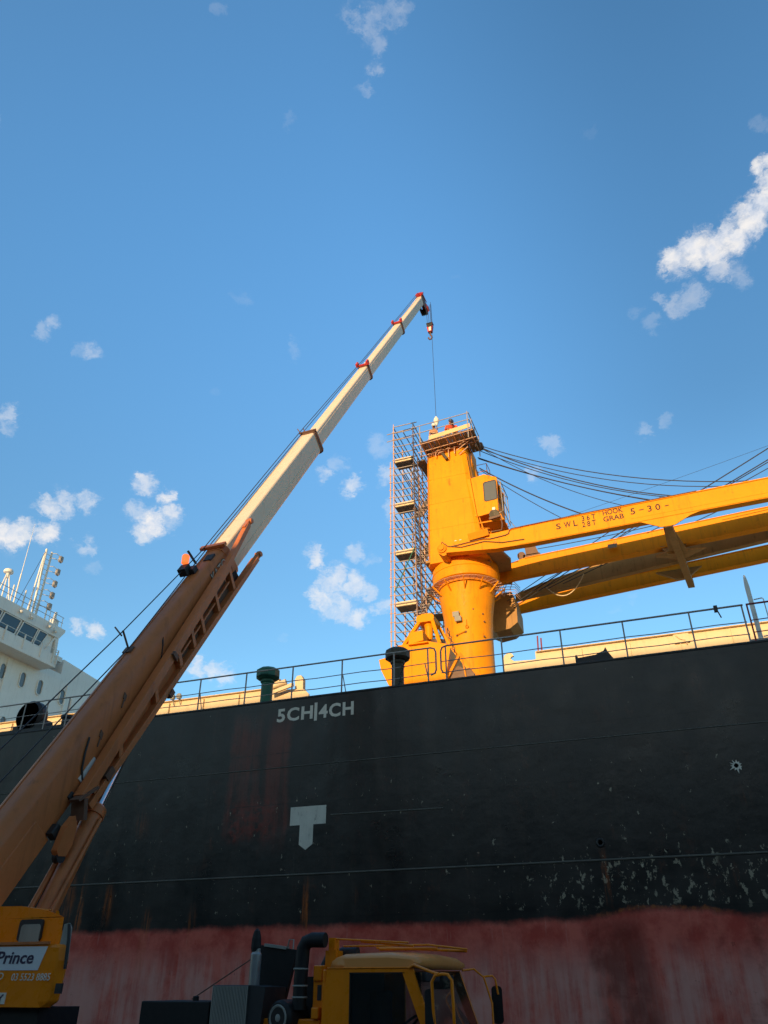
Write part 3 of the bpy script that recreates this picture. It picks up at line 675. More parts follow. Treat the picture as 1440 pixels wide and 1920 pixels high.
e = MB(); e.lathe([(.24, 0), (.24, .1), (.14, .14), (.14, .2), (0, .2)], (-9.42, G1Y, 21.22), 18, (0, -1, 0)); e.prism([(-9.62, 21.0), (-9.7, 21.3), (-9.55, 21.5), (-9.2, 21.5), (-9.2, 20.85), (-9.35, 20.8)], 'y', G1Y - .02, G1Y + .9); e.build('heel_pin', M['yellow_dirty'], g1)
for x in (-8.72, -8.47):
    e = MB(); e.lathe([(.09, 0), (.11, .08), (.08, .2), (0, .22)], (x, G1Y + .3, 21.55), 12, (0, -1, .2)); e.build('heel_lamp', M['whitetrim'], g1)
e = MB(); e.obox((-7.45, G1Y - .12, 21.62), (1, 0, .12), (0, 1, .5), (-.12, -.5, 1), .52, .12, .18); e.build('cable_box', M['yellow_dirty'], g1, bevel=.02)
def gir(yl, yr, xl, th, xr=30.0, m='yellow', H=1.05):
    e = MB()
    def s(x, k=0): 
        y = yl + (yr - yl) * (x - xl) / (xr - xl); return [(x, y, GZ(x)), (x, y, GZ(x) + H - k), (x, y + th, GZ(x) + H - k), (x, y + th, GZ(x))]
    e.loft([s(xl, .25), s(xl + 1.5), s(xr)]); o = e.build('jib_girder', M[m], crane, bevel=.012)
    f = MB()
    for dz in (.0, H - .03):
        f.loft([[(x, yl + (yr - yl) * (x - xl) / (xr - xl) - .05, GZ(x) + dz - .015), (x, yl + (yr - yl) * (x - xl) / (xr - xl) - .05, GZ(x) + dz + .025), (x, yl + (yr - yl) * (x - xl) / (xr - xl) - .003, GZ(x) + dz + .025), (x, yl + (yr - yl) * (x - xl) / (xr - xl) - .003, GZ(x) + dz - .015)] for x in (xl + 1.6, xr)])
    f.build('girder_flange', M[m], o)
    return o
g2 = gir(36.95, 35.0, -7.4, .45)
e = MB()
def s3(x, h):
    y = 39.6 + (34.0 - 39.6) * (x + 7) / 37; return [(x, y, GZ(x)), (x, y, GZ(x) + h), (x, y + .35, GZ(x) + h), (x, y + .35, GZ(x))]
e.loft([s3(-7.0, .34), s3(-5.6, .62), s3(-3.9, .82), s3(-1.2, 1.0), s3(30, 1.05)]); g3 = e.build('jib_girder', M['grime_shade'], crane, bevel=.012)  # deep shade behind the second girder is painted in as brown
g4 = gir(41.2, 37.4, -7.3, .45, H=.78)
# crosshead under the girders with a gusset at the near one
e = MB(); e.loft([[(x - .17, y, z0), (x - .17, y, z0 + .42), (x + .17, y, z0 + .42), (x + .17, y, z0)] for x, y, z0 in ((1.45, 33.55, 20.34), (1.9, 37.5, 20.34), (2.25, 40.75, 20.34))]); cr = e.build('cross_beam', M['grime_shade'], crane, bevel=.01)
e = MB(); e.prism([(.28, GZ(.3) + .01), (3.0, GZ(3) + .01), (2.5, GZ(3) - .12), (1.75, 20.36), (1.15, 20.36)], 'y', G1Y + .004, G1Y + .06); e.build('gusset', M['yellow'], cr); e = MB(); e.prism([(1.0, 20.9), (2.3, 20.9), (1.75, 20.4), (1.3, 20.4)], 'y', 36.5, 36.7); e.build('gusset', M['grime_shade'], cr); e = MB(); e.prism([(.6, 20.95), (2.9, 20.95), (2.1, 20.4), (1.6, 20.4)], 'y', 39.5, 39.7); e.build('gusset', M['grime_shade'], cr)
e = MB(); e.prism([(1.25, 33.95), (1.62, 33.95), (2.2, 36.6), (3.1, 36.75), (1.95, 37.6), (.7, 36.85), (1.35, 36.4)], 'z', 20.52, 20.60); e.build('gusset', M['grime_shade'], cr)
# sheave bracket on the second girder
e = MB(); e.box(-5.9, -5.0, 36.95, 37.25, 21.7, 21.95); e.prism([(-5.75, 21.9), (-5.78, 22.5), (-5.85, 22.55), (-5.3, 22.6), (-5.2, 22.4), (-5.05, 21.9)], 'y', 36.95, 37.2); e.lathe([(.22, 0), (.22, .14)], (-6.0, 36.95, 21.95), 14, (0, 1, 0)); e.build('rope_sheave', M['collar'], g2)
e = MB(); e.obox((-1.25, 36.35, 21.30), (1, 0, 0), (0, 1, .4), (0, -.4, 1), .22, .1, .09); e.path([(-1.2, 36.4, 21.4), (-1.05, 36.3, 21.55), (-1.0, 36.35, 21.3)], .015, 5); e.build('jib_lamp', M['grey'], g2)
# lettering on the near girder
def jt(s, x0, z0, w_, h_): letters('jib_lettering', s, M['letterdark'], g1, (x0, G1Y, z0), (1, 0, .02), (0, 0, 1), w_, h_, bold=.018)
jt('S', -3.60, 21.175, .22, .33); jt('W', -3.22, 21.185, .34, .33); jt('L', -2.76, 21.195, .19, .33)
jt('3 6 T', -2.34, 21.38, .66, .30); jt('2 8 T', -2.36, 21.045, .66, .30)
jt('HOOK', -1.33, 21.49, .94, .28); jt('GRAB', -1.35, 21.14, .96, .28)
jt('5', -.06, 21.27, .21, .34); jt('-', .33, 21.42, .22, .05); jt('3 0', .72, 21.26, .58, .34); jt('-', 1.5, 21.40, .18, .05)
# platform rail and ladder at the tower head on the cab side
e = MB()
for z in (27.6, 28.1): e.path([(-8.0, 36.6, z), (-7.4, 36.6, z), (-7.4, 37.4, z)], .02, 6)
for y in (36.6, 37.4): e.tube((-7.4, y, 26.6), (-7.4, y, 28.1), .02, 6)
e.beam((-8.15, 35.4, 28.0), (-7.75, 35.9, 26.0), .05, .25); e.tube((-7.95, 35.2, 28.4), (-7.95, 35.2, 24.5), .03, 6); e.build('head_ladder', M['yellow_dirty'], crane)
e = MB(); e.obox((-7.75, 35.9, 28.95), (1, 0, -.35), (0, 1, 0), (.35, 0, 1), .35, .25, .10); e.lathe([(.16, -.2), (.16, .2)], (-7.5, 35.9, 28.88), 14, (0, 1, 0)); e.build('head_sheaves', M['collar'], crane)
# ropes from the tower head, slack, down to the jib, and ropes climbing from the jib to its head
def sag(p0, p1, s, n=18):
    p0, p1 = V(p0), V(p1)
    return [p0.lerp(p1, i / n) + V(0, 0, -4 * s * (i / n) * (1 - i / n)) for i in range(n + 1)]
e = MB()
for p0, p1, s, r in (((-7.7, 36.0, 29.1), (9.5, 36.0, 23.0), 1.35, .026), ((-7.7, 36.1, 28.95), (8.0, 36.1, 23.0), 1.28, .022), ((-7.65, 35.8, 28.85), (6.0, 36.3, 22.6), 1.15, .03), ((-7.65, 36.2, 28.8), (6.0, 36.7, 22.7), 1.05, .024),
                     ((-7.75, 36.0, 28.2), (3.0, 36.4, 22.8), .42, .03), ((-7.75, 36.2, 28.25), (3.0, 36.6, 22.85), .36, .024), ((-7.4, 36.0, 28.7), (.5, 36.0, 22.9), .55, .018),
                     ((-7.7, 36.0, 27.45), (-1.2, 36.4, 22.7), .30, .034), ((-7.7, 36.2, 27.45), (-2.6, 36.5, 22.7), .18, .02)): e.path(sag(p0, p1, s), r, 5)
for p0, p1, r in (((1.2, 36.0, 22.3), (30, 36.0, 37.0), .03), ((2.3, 36.2, 22.4), (30, 36.2, 35.6), .026), ((2.5, 36.1, 22.5), (30, 36.1, 36.0), .03), ((2.2, 36.4, 22.3), (30, 36.4, 34.6), .022)): e.path(sag(p0, p1, .25, 6), r, 5)
# inner hauling ropes seen between the girders
for y, a_, b_, r in ((38.0, (-7.2, 19.9), (1.5, 24.5), .024), (38.2, (-7.0, 19.7), (1.8, 24.3), .034), (38.3, (-6.9, 19.6), (2.0, 24.3), .026), (37.9, (-6.2, 20.2), (3, 24.2), .02), (38.1, (-5.4, 20.3), (3, 23.6), .022), (38.3, (-5.0, 20.4), (3.3, 23.6), .026), (38.6, (-4.2, 20.7), (4.4, 23.6), .024)): e.path([(a_[0], y, a_[1]), (b_[0], y - 2.2, b_[1] - 1.2)], r, 5)
e.path(sag((-5.1, 37.0, 22.2), (8, 36.5, 22.9), .25), .022, 5); e.path(sag((2.2, 34.6, 21.3), (24, 35.2, 22.4), .1), .025, 5); e.path(sag((4.0, 34.8, 21.9), (24, 35.2, 22.9), .1), .02, 5)
e.path(sag((-6.0, 36.2, 22.9), (10, 36.2, 26.0), .1, 6), .008, 4)
e.build('wire_ropes', M['wire'], crane)
e = MB(); e.path(sag((-5.1, 38.6, 20.65), (-3.0, 38.2, 20.9), .85, 14), .03, 6); e.build('hanging_hose', M['plank'], crane)
e = MB(); e.obox((-9.24, HF - .16, 27.5), (.55, 0, -1), (1, 0, .55), (0, 1, 0), .26, .085, .07); e.beam((-9.0, HF + .02, 27.25), (-9.08, HF - .12, 27.3), .04, .04); e.build('tower_lamp', M['darkvent'], crane, bevel=.015)

# ------------------------------------------------------------------ scaffold tower and head platform
SY = 34.5
sca = thing('scaffold_tower', (-11.75, SY, DK), 'slender tube scaffold tower with plank lifts standing left of the yellow crane column', 'scaffold')
DEP = [0, 1.6, 3.2, 4.8]
XL, XR = -12.37, -11.16
planks = [28.02 - 3.03 * i for i in range(6)]
def standard(x, y, zt):
    e = MB(); e.tube((x, y, DK), (x, y, zt), .034, 8)
    z = DK + .3
    while z < zt - .1:
        e.tube((x, y, z), (x, y, z + .05), .055, 8); e.box(x - .075, x + .075, y - .012, y + .012, z + .008, z + .042); z += .505
    e.tube((x, y, zt), (x, y, zt + .18), .02, 6)
    e.build('standard', M['steel'], sca)
for d_ in DEP:
    standard(XL, SY + d_, 30.6 if d_ == 0 else 30.0); standard(XR, SY + d_, 30.3 if d_ == 0 else 29.8)
standard(XL - .2, SY, 27.9); standard(XR + .24, SY, 28.0)
for d_ in (1.6, 3.2): standard(XR + 1.0, SY + d_, 27.5)
for pz in planks:
    for k, dz in enumerate((.12, .58, 1.06, 2.08, 1.55, 2.55)):
        for d_ in (0, 4.8):
            e = MB(); e.tube((XL, SY + d_, pz + dz), (XR + (.95 if d_ else .24), SY + d_, pz + dz), .030, 6); e.build('ledger', M['steelgrey'], sca)
        for x in (XL, XR) + (((XL + XR) / 2,) if k in (0, 3) else ()):
            e = MB(); e.tube((x, SY, pz + dz - .04), (x, SY + 4.8, pz + dz - .04), .030, 6); e.build('transom', M['steelgrey'], sca)
        if k == 0:
            e = MB(); e.tube((XR + .95, SY + 1.6, pz + dz), (XR + .95, SY + 4.8, pz + dz), .026, 6); e.build('transom', M['steelgrey'], sca)
    e = MB()
    e.box(XL + .06, XR - .06, SY + .05, SY + .09, pz + .0, pz + .24); e.build('toe_board', M['plank'], sca)
    e = MB()
    for i in range(5): e.box(XL + .05 + i * .225, XL + .26 + i * .225, SY + .10, SY + .85, pz - .02, pz + .03)
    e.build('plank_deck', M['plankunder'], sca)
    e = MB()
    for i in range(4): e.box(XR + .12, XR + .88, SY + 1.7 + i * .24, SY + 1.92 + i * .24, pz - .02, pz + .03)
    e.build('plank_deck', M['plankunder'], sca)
    e = MB()   # stair flight inside the tower
    for x in (-11.78, -11.30): e.beam((x, SY + 1.6, pz - 3.0), (x, SY + 4.4, pz - .1), .04, .16, (1, 0, 0))
    for i in range(11):
        t = i / 10; e.box(-11.78, -11.30, SY + 1.6 + 2.8 * t - .11, SY + 1.6 + 2.8 * t + .11, pz - 2.95 + 2.85 * t, pz - 2.91 + 2.85 * t)
    for t in (0, .5, 1): e.tube((-11.30, SY + 1.6 + 2.8 * t, pz - 2.95 + 2.85 * t), (-11.30, SY + 1.6 + 2.8 * t, pz - 1.95 + 2.85 * t), .02, 6)
    e.tube((-11.30, SY + 1.6, pz - 1.95), (-11.30, SY + 4.4, pz + .9), .02, 6)
    e.build('stair_flight', M['steelgrey'], sca)
    e = MB(); e.tube((XL, SY + 4.8, pz - 2.9), (XR + .9, SY + 4.8, pz), .022, 6); e.build('brace', M['steel'], sca)
    e = MB(); e.tube((XL + .02, SY + 3.2, pz), (XL + .02, SY + 4.8, pz - 2.9), .022, 6); e.build('brace', M['steel'], sca)
for z0 in (21.3, 15.4):
    e = MB(); e.tube((XL, SY - .05, z0 - 1.6), (XR - .02, SY - .05, z0 + .9), .03, 6); e.build('brace', M['green'], sca)

plat = thing('scaffold_platform', (-8.9, 34.0, 28.1), 'railed scaffold platform with cream toe board around the top of the crane column', 'scaffold')
FY = 33.2
e = MB()
for i in range(16): e.box(-10.35 + i * .19, -10.175 + i * .19, FY + .05, 35.4, 28.02 + .012 * i, 28.06 + .012 * i)
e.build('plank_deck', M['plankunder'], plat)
e = MB(); e.loft([[(x, FY, z), (x, FY, z + .27), (x, FY + .04, z + .27), (x, FY + .04, z)] for x, z in ((-9.82, 28.06), (-7.46, 28.32))]); e.build('toe_board', paint('cream board', (.78, .52, .28), .6, .08), plat)
e = MB()
for i in range(7):
    x = -10.3 + i * .47; e.tube((x, FY - .12, 27.96 + .06 * i * .47), (x, 35.3, 27.96 + .06 * i * .47), .027, 6)
for y in (FY + .02, 33.9, 34.3): e.tube((-10.7, y, 27.86), (-7.3, y, 28.12), .027, 6)
e.build('bearer', M['steel'], plat)
def prail(y, z0, z1, x0=-10.75, x1=-7.5): 
    e = MB(); e.tube((x0, y, z0), (x1, y, z1), .026, 6); e.build('hand_rail', M['steelgrey'], plat)
prail(FY, 29.06, 29.33, -12.3); prail(FY, 28.55, 28.87, -12.3); prail(35.5, 29.05, 29.3); prail(35.5, 28.6, 28.8)
for x, y, z0, z1 in ((-7.56, FY - .03, 27.6, 29.42), (-7.48, FY + .5, 27.9, 29.3), (-10.33, FY, 27.9, 29.1), (-7.5, 34.5, 27.9, 29.4), (-7.5, 35.5, 27.9, 29.4), (-10.6, 35.5, 27.8, 29.2), (-10.6, 34.2, 27.8, 29.1)):
    e = MB(); e.tube((x, y, z0), (x, y, z1), .03, 6); e.build('rail_post', M['steelgrey'], plat)
for z in (28.9, 29.35):
    e = MB(); e.tube((-7.5, FY, z), (-7.5, 35.5, z), .026, 6); e.build('hand_rail', M['steelgrey'], plat)
    e = MB(); e.tube((-10.6, 33.8, z - .3), (-10.6, 35.5, z - .3), .026, 6); e.build('hand_rail', M['steelgrey'], plat)
e = MB()   # hanging rods, hoses and brackets below the deck
for a_, b_ in (((-9.0, 34.2, 28.0), (-9.0, 34.2, 27.35)), ((-8.65, 34.2, 28.05), (-8.65, 34.2, 27.5)), ((-9.0, 34.2, 27.9), (-8.65, 34.2, 27.9)), ((-9.6, 34.2, 27.75), (-8.9, 34.2, 27.95)), ((-8.5, 34.1, 27.6), (-7.7, 34.1, 28.15)), ((-8.3, 34.0, 27.9), (-7.6, 34.0, 28.25)), ((-10.2, 34.1, 27.75), (-9.3, 34.15, 27.95)), ((-8.4, 34.3, 27.45), (-7.9, 34.3, 27.85))): e.tube(a_, b_, .03, 6)
e.path([(-9.75, 34.2, 27.55), (-9.7, 34.1, 27.85), (-9.4, 34.1, 27.95), (-9.2, 34.15, 27.86), (-8.9, 34.15, 27.98)], .03, 6)
for x in (-10.1, -9.85, -9.65, -9.45): e.torus((x, 34.3, 27.85 + .03 * (x + 10)), (.4, 1, .2), .09, .025, 12, 6)
e.build('hanger_rods', M['steel'], plat)
e = MB(); e.prism([(-11.0, 34.6), (-10.5, 34.5), (-10.5, 36.2), (-10.9, 36.2)], 'z', 27.72, 27.80); e.build('side_deck', M['plankunder'], plat)

# ------------------------------------------------------------------ clamshell grab on deck
GY = 27.0
grab = thing('clamshell_grab', (-8.6, GY, DK), 'yellow clamshell cargo grab parked on deck behind the rail, in front of the crane column', 'grab')
sh = [(-9.52, 13.60), (-9.86, 13.45), (-10.01, 13.25), (-10.02, 12.66), (-9.80, 12.01), (-9.2, 10.45), (-8.4, DK + .03), (-7.9, 10.5), (-7.64, 12.23), (-7.45, 13.20), (-7.62, 13.40), (-8.0, 13.50), (-8.35, 13.62), (-8.62, 13.60)]
e = MB(); e.prism(sh, 'y', GY, GY + 2.3)
b_o = e.build('grab_shell', M['grab'], grab, bevel=.03)
e = MB(); e.prism([(-10.02, 13.24), (-10.42, 13.17), (-10.33, 12.74), (-10.02, 12.1), (-9.86, 12.0), (-10.0, 12.66)], 'y', GY + .15, GY + 2.1); e.build('shell_flank', M['grab'], grab, bevel=.02)
e = MB(); e.box(-9.02, -9.00, GY - .012, GY - .002, 10.9, 13.45); e.box(-9.6, -7.75, GY - .02, GY - .002, 11.9, 11.96); e.build('shell_seam', M['yellow_dirty'], b_o)
e = MB(); e.prism([(-9.08, 13.55), (-9.08, 14.0), (-8.50, 14.05), (-8.48, 13.62)], 'y', GY - .12, GY + .5); e.box(-9.1, -8.3, GY - .16, GY - .02, 13.50, 13.56); e.build('pulley_housing', M['grab'], grab, bevel=.015)
legs = (((-9.36, GY + .08, 13.55), (-8.76, GY + .55, 14.78)), ((-7.86, GY + .08, 13.45), (-8.30, GY + .55, 14.78)), ((-9.2, GY + 2.0, 13.55), (-8.76, GY + 1.2, 14.78)), ((-7.55, GY + 1.6, 13.3), (-8.28, GY + 1.2, 14.78)))
for a_, b_ in legs:
    e = MB(); e.beam(a_, b_, .14, .16, (0, 1, 0)); e.build('grab_arm', M['grab'], grab, bevel=.015)
e = MB(); e.prism(rrect(-8.92, -8.18, 14.62, 14.93, .12), 'y', GY + .4, GY + 1.35); e.box(-8.75, -8.35, GY + .5, GY + 1.2, 14.9, 15.02); e.build('grab_head', M['grab'], grab, bevel=.015)
e = MB(); e.lathe([(.13, 0), (.15, .1), (.17, .55), (.19, .6), (.19, .7)], (-8.5, GY + .75, 13.95), 20); e.build('grab_cylinder', M['grab'], grab)
e = MB(); e.lathe([(.3, 0), (.3, .28)], (-8.12, GY + .7, 13.55), 18, (0, 0, 1)); e.build('grab_sheave', M['collar'], grab)
e = MB()
for i in range(9):
    e.torus((-7.85 + .03 * i, GY + 1.2, 14.5 - .12 * i), (math.cos(i * 1.57), math.sin(i * 1.57), 0), .055, .018, 10, 5)
e.build('grab_chain', M['collar'], grab)
e = MB(); e.beam((-7.16, GY + .3, 13.03), (-6.35, GY + .3, 11.9), .14, .12); e.beam((-7.16, GY + .3, 13.03), (-7.78, GY + .3, 12.0), .10, .10); e.beam((-7.1, GY + .35, 12.9), (-6.95, GY + .35, 11.9), .05, .05); e.beam((-7.5, GY + .3, 11.6), (-6.4, GY + .3, 11.6), .1, .1)
e.beam((-6.36, GY + .3, 11.95), (-6.3, GY + .3, DK), .1, .1); e.beam((-7.75, GY + .3, 12.0), (-7.75, GY + .3, DK), .1, .1); e.build('prop_frame', M['yellow_dirty'], grab)
e = MB(); e.prism([(-7.72, 12.1), (-7.3, 12.62), (-7.02, 12.45), (-6.72, 12.5), (-6.62, 12.35), (-6.85, 11.6), (-7.72, 11.6)], 'y', GY + .4, GY + .5); e.build('jaw_plate', M['collar'], grab)

# ------------------------------------------------------------------ mobile crane (truck with telescopic boom)
mob = thing('mobile_crane', (-7.5, 11.4, 0), 'orange telescopic truck crane with raised cream boom parked on the quay beside the ship', 'mobile crane')
B0 = V(-11.75, 12.0, 4.78); TIP = V(-11.10, 37.0, 43.31)
D = (TIP - B0).normalized(); S = D.cross(V(0, 0, 1)).normalized(); U = S.cross(D)
def BF(t, a, c): return B0 + D * t + S * a + U * c
def bsec(t, w, hh, ch=.10, chb=.2):
    w /= 2; hh /= 2
    q = [(-w + ch, hh), (w - ch, hh), (w - ch * .3, hh - ch * .3), (w, hh - ch), (w, -hh + chb), (w - chb * .3, -hh + chb * .3), (w - chb, -hh), (-w + chb, -hh), (-w, -hh + chb), (-w, hh - ch)]
    return [BF(t, a, c) for a, c in q]
def boomsec(t0, t1, w, hh, m, ch=.06, chb=.12):
    e = MB(); e.loft([bsec(t0, w, hh, ch, chb), bsec(t1, w, hh, ch, chb)]); return e.build('boom_section', M[m], mob, bevel=.012)
def rsec(t, w, hh, r, n=7):
    pts = []
    for ca, cc, a0 in ((w / 2 - r, hh / 2 - r, 0), (-w / 2 + r, hh / 2 - r, 90), (-w / 2 + r, -hh / 2 + r, 180), (w / 2 - r, -hh / 2 + r, 270)):
        for i in range(n + 1):
            q = R(a0 + 90 * i / n); pts.append(BF(t, ca + r * math.cos(q), cc + r * math.sin(q)))
    return pts
e = MB(); e.loft([rsec(-3.0, .72, 1.0, .24), rsec(9.67, .72, 1.0, .24)], True, True); b5 = e.build('boom_section', M['orange'], mob)
b4 = boomsec(8.8, 19.04, .58, .88, 'boomwhite')
b3 = boomsec(18.2, 28.52, .48, .70, 'boomwhite')
b2 = boomsec(27.8, 37.6, .46, .67, 'boomwhite')
b1 = boomsec(36.9, 45.5, .42, .61, 'boomwhite')
def collar(t, w, hh, par, m='collar', L=.16):
    e = MB(); e.loft([bsec(t - L, w + .06, hh + .06, .08, .12), bsec(t, w + .06, hh + .06, .08, .12)]); e.build('boom_collar', M[m], par, bevel=.01)
    e = MB(); e.loft([bsec(t - .02, w + .12, hh + .14, .1, .14), bsec(t + .05, w + .12, hh + .14, .1, .14)]); e.build('boom_collar', M['collar'], par)
collar(19.04, .58, .88, b4); collar(28.52, .48, .70, b3); collar(37.6, .46, .67, b2)
e = MB(); e.loft([bsec(9.45, .74, 1.02, .18, .16), bsec(9.75, .74, 1.02, .18, .16)]); e.obox(BF(9.6, .0, .56), D, S, U, .08, .42, .05); e.obox(BF(9.0, .30, -.35), D, S, U, .45, .05, .16)
e.build('boom_collar', M['orange'], b5, bevel=.01)
e = MB(); e.obox(BF(9.2, .30, -.44), D, S, U, .38, .09, .14); e.build('slide_pad', M['black'], b5, bevel=.03)
e = MB(); e.obox(BF(9.0, .12, .50), D, S, U, .16, .12, .03); e.build('slide_pad', M['dark'], b5)
for t, par, w, c in ((28.52, b3, .48, .37), (37.6, b2, .46, .355)):
    e = MB(); e.obox(BF(t, 0, c + .06), D, S, U, .07, w / 2 + .1, .04)
    for a in (-w / 2 - .05, w / 2 + .02): e.obox(BF(t + .05, a, c + .12), D, S, U, .16, .05, .09); e.lathe([(.09, -.03), (.09, .03)], BF(t + .12, a, c + .16), 12, S)
    e.build('boom_fitting', M['red'], par)
e = MB(); e.obox(BF(19.04, 0, .5), D, S, U, .05, .36, .03); e.tube(BF(19.0, -.3, .5), BF(19.2, -.45, .66), .02, 6); e.tube(BF(19.0, -.1, .5), BF(19.4, -.3, .58), .02, 6); e.build('boom_fitting', M['collar'], b4)
# rails along the boom top and side welds
e = MB(); e.beam(BF(9.8, -.22, .450), BF(18.9, -.22, .450), .04, .02, U); e.tube(BF(9.8, .294, -.16), BF(18.8, .294, -.13), .010, 5); e.build('boom_seam', M['boomwhite'], b4)
e = MB(); e.tube(BF(19.1, .243, .2), BF(28.3, .243, .2), .008, 5); e.tube(BF(28.7, .233, .18), BF(37.4, .233, .18), .008, 5); e.build('boom_seam', M['boomwhite'], b3)
e = MB(); e.beam(BF(-2, -.12, .505), BF(9.2, -.12, .505), .03, .02, U); e.build('boom_seam', M['orange'], b5)
# head with sheaves
e = MB()
for a in (-.20, .20): 
    e.loft([[BF(t, a - .02, c) for t, c in ((45.23, .34), (45.98, .34), (46.13, .1), (45.98, -.45), (45.93, -.95), (45.58, -1.05), (45.23, -.3))], [BF(t, a + .02, c) for t, c in ((45.23, .34), (45.98, .34), (46.13, .1), (45.98, -.45), (45.93, -.95), (45.58, -1.05), (45.23, -.3))]])
hd = e.build('boom_head', M['collar'], mob)
for q, m in ((BF(45.78, 0, .30), 'red'), (BF(45.73, 0, -.85), 'dark'), (BF(45.85, .1, -.6), 'red')):
    e = MB(); e.lathe([(.26, -.15), (.20, -.10), (.26, -.05), (.20, 0), (.26, .05), (.20, .10), (.26, .15)], q, 20, S); e.build('head_sheave', M[m], hd)
e = MB(); e.obox(BF(45.83, 0, .42), D, S, U, .22, .26, .05); e.tube(BF(45.73, .24, .4), BF(46.13, .26, -.3), .025, 6); e.obox(BF(45.98, .2, -.75), D, S, U, .2, .1, .16); e.build('head_guard', M['red'], hd)
# winch ropes along the boom back
e = MB()
e.path([BF(-2.6, -.1, 1.6), BF(4.91, -.12, .95), BF(9.2, -.24, .62), BF(19.0, -.26, .60), BF(28.6, -.23, .48), BF(37.7, -.21, .46), BF(45.7, -.05, .55)], .014, 6)
e.path([BF(-2.6, .1, 1.2), BF(4.7, .0, .60), BF(9.2, -.2, .55), BF(19.0, -.24, .50), BF(28.6, -.21, .42), BF(37.7, -.19, .40), BF(45.7, .05, .5)], .014, 6)
e.build('hoist_rope', M['wire'], mob)
e = MB(); e.tube(BF(4.7, -.1, .48), BF(4.85, -.1, .98), .025, 6); e.tube(BF(4.75, -.12, .9), BF(5.0, -.4, 1.02), .02, 6); e.obox(BF(4.7, -.1, .5), D, S, U, .1, .12, .04); e.build('rope_guide', M['collar'], b5)
e = MB(); e.lathe([(.10, 0), (.105, .22), (.08, .26), (0, .27)], BF(8.3, -.2, .80), 16, (0, 0, 1)); e.build('beacon_lens', M['beacon'], mob)
e = MB(); e.obox(BF(8.15, -.2, .66), D, S, U, .15, .13, .12); e.obox(BF(8.25, -.05, .58), D, S, U, .12, .12, .08); e.build('beacon_bracket', M['dark'], mob, bevel=.015); e = MB(); e.tube(BF(8.9, -.3, .45), BF(9.1, -.5, .80), .04, 6); e.build('boom_horn', M['dark'], mob, bevel=.015)
letters('boom_lettering', 'KATO', M['dark'], b5, BF(8.32, .362, .03), D, U, 1.0, .27, off=.003, bold=.03)
letters('boom_lettering', 'KATO', M['letterwhite'], b5, BF(8.35, .362, .055), D, U, .96, .22, off=.009, bold=.01)
# hose clips and marks on the flank
for t, c in ((6.3, -.02), (3.4, .12), (2.3, .02), (7.6, -.15), (5.3, -.25)):
    e = MB(); e.obox(BF(t, .37, c), (D + U * .4), S, U, .07, .012, .05); e.tube(BF(t, .38, c), BF(t - .25, .38, c - .1), .016, 5); e.build('hose_clip', M['collar'], b5)
e = MB(); e.loft([[BF(t, .362, c), BF(t, .372, c), BF(t + .10, .372, c + .03), BF(t + .10, .362, c + .03)] for t, c in ((5.35, .24), (5.22, .10), (5.0, -.05), (4.9, -.24), (4.6, -.26))]); e.build('oil_stain', M['dark'], b5)
e = MB(); e.obox(BF(1.55, .37, -.22), D, S, U, .30, .015, .05); e.build('data_plate', M['whitetrim'], b5)
e = MB(); e.path([BF(2.0, .38, .22), BF(1.7, .385, .08), BF(1.45, .385, -.08), BF(1.3, .39, -.25)], .022, 6); e.build('boom_hose', M['dark'], b5)
# folded fly jib along the right flank
FA = .55
fj = MB()
def fb(t0, c0, t1, c1, w=.16, th=.20): fj.beam(BF(t0, FA, c0), BF(t1, FA, c1), th, w, U)
fb(.9, -.36, 8.9, .14, .20, .24); fb(8.9, .14, 10.95, .44, .16, .16)
fb(.9, -.60, 10.55, -.56, .14, .24)
for t in (8.7, 7.6, 6.6, 6.0, 5.2, 3.9, 2.2, 1.2):
    ct = -.36 + (t - .9) * .50 / 8.0; fb(t, -.56, t + .25, ct, .13, .18)
fb(5.2, -.33, 8.7, -.22, .05, .10)
fj_o = fj.build('fly_jib', M['orange'], mob, bevel=.01)
e = MB(); 
for t0, t1 in ((3.9, 5.2), (2.2, 3.9), (1.2, 2.2)):
    ct = -.36 + ((t0 + t1) / 2 - .9) * .0625; e.loft([[BF(t, FA - .08, -.56), BF(t, FA - .06, -.56), BF(t, FA - .06, cc), BF(t, FA - .08, cc)] for t, cc in ((t0, -.36 + (t0 - .9) * .0625), (t1, -.36 + (t1 - .9) * .0625))])
e.build('jib_backing', M['orange'], fj_o)
e = MB(); e.loft([[BF(t, FA - .10, -.56), BF(t, FA - .08, -.56), BF(t, FA - .08, cc), BF(t, FA - .10, cc)] for t, cc in ((5.2, -.36 + 4.3 * .0625), (8.7, -.36 + 7.7 * .0625))]); e.build('jib_backing', M['collar'], fj_o)  # dark sheet added; stands for the shaded boom flank behind the openings
for t, c in ((10.95, .46), (10.65, -.56)):
    e = MB(); e.obox(BF(t, FA, c), D, S, U, .28, .06, .07); e.lathe([(.08, -.1), (.08, .1)], BF(t + .18, FA, c), 10, S); e.build('jib_fork', M['beacon'] if False else M['orange'], fj_o)
e = MB(); e.obox(BF(5.1, FA + .14, -.1), D, S, U, .06, .05, .1); e.build('jib_latch', M['collar'], fj_o); e = MB(); e.obox(BF(4.4, FA + .1, -.68), D, S, U, .1, .06, .06); e.build('jib_latch', M['collar'], fj_o); e = MB(); e.obox(BF(1.7, FA + .1, -.52), D, S, U, .14, .05, .07); e.build('jib_latch', M['collar'], fj_o); e = MB(); e.obox(BF(.75, FA, -.5), (D + U), S, (U - D), .20, .16, .05); e.obox(BF(1.0, FA + .05, -.35), (D - U * .4), S, U, .3, .12, .03); e.build('jib_latch', M['collar'], fj_o)
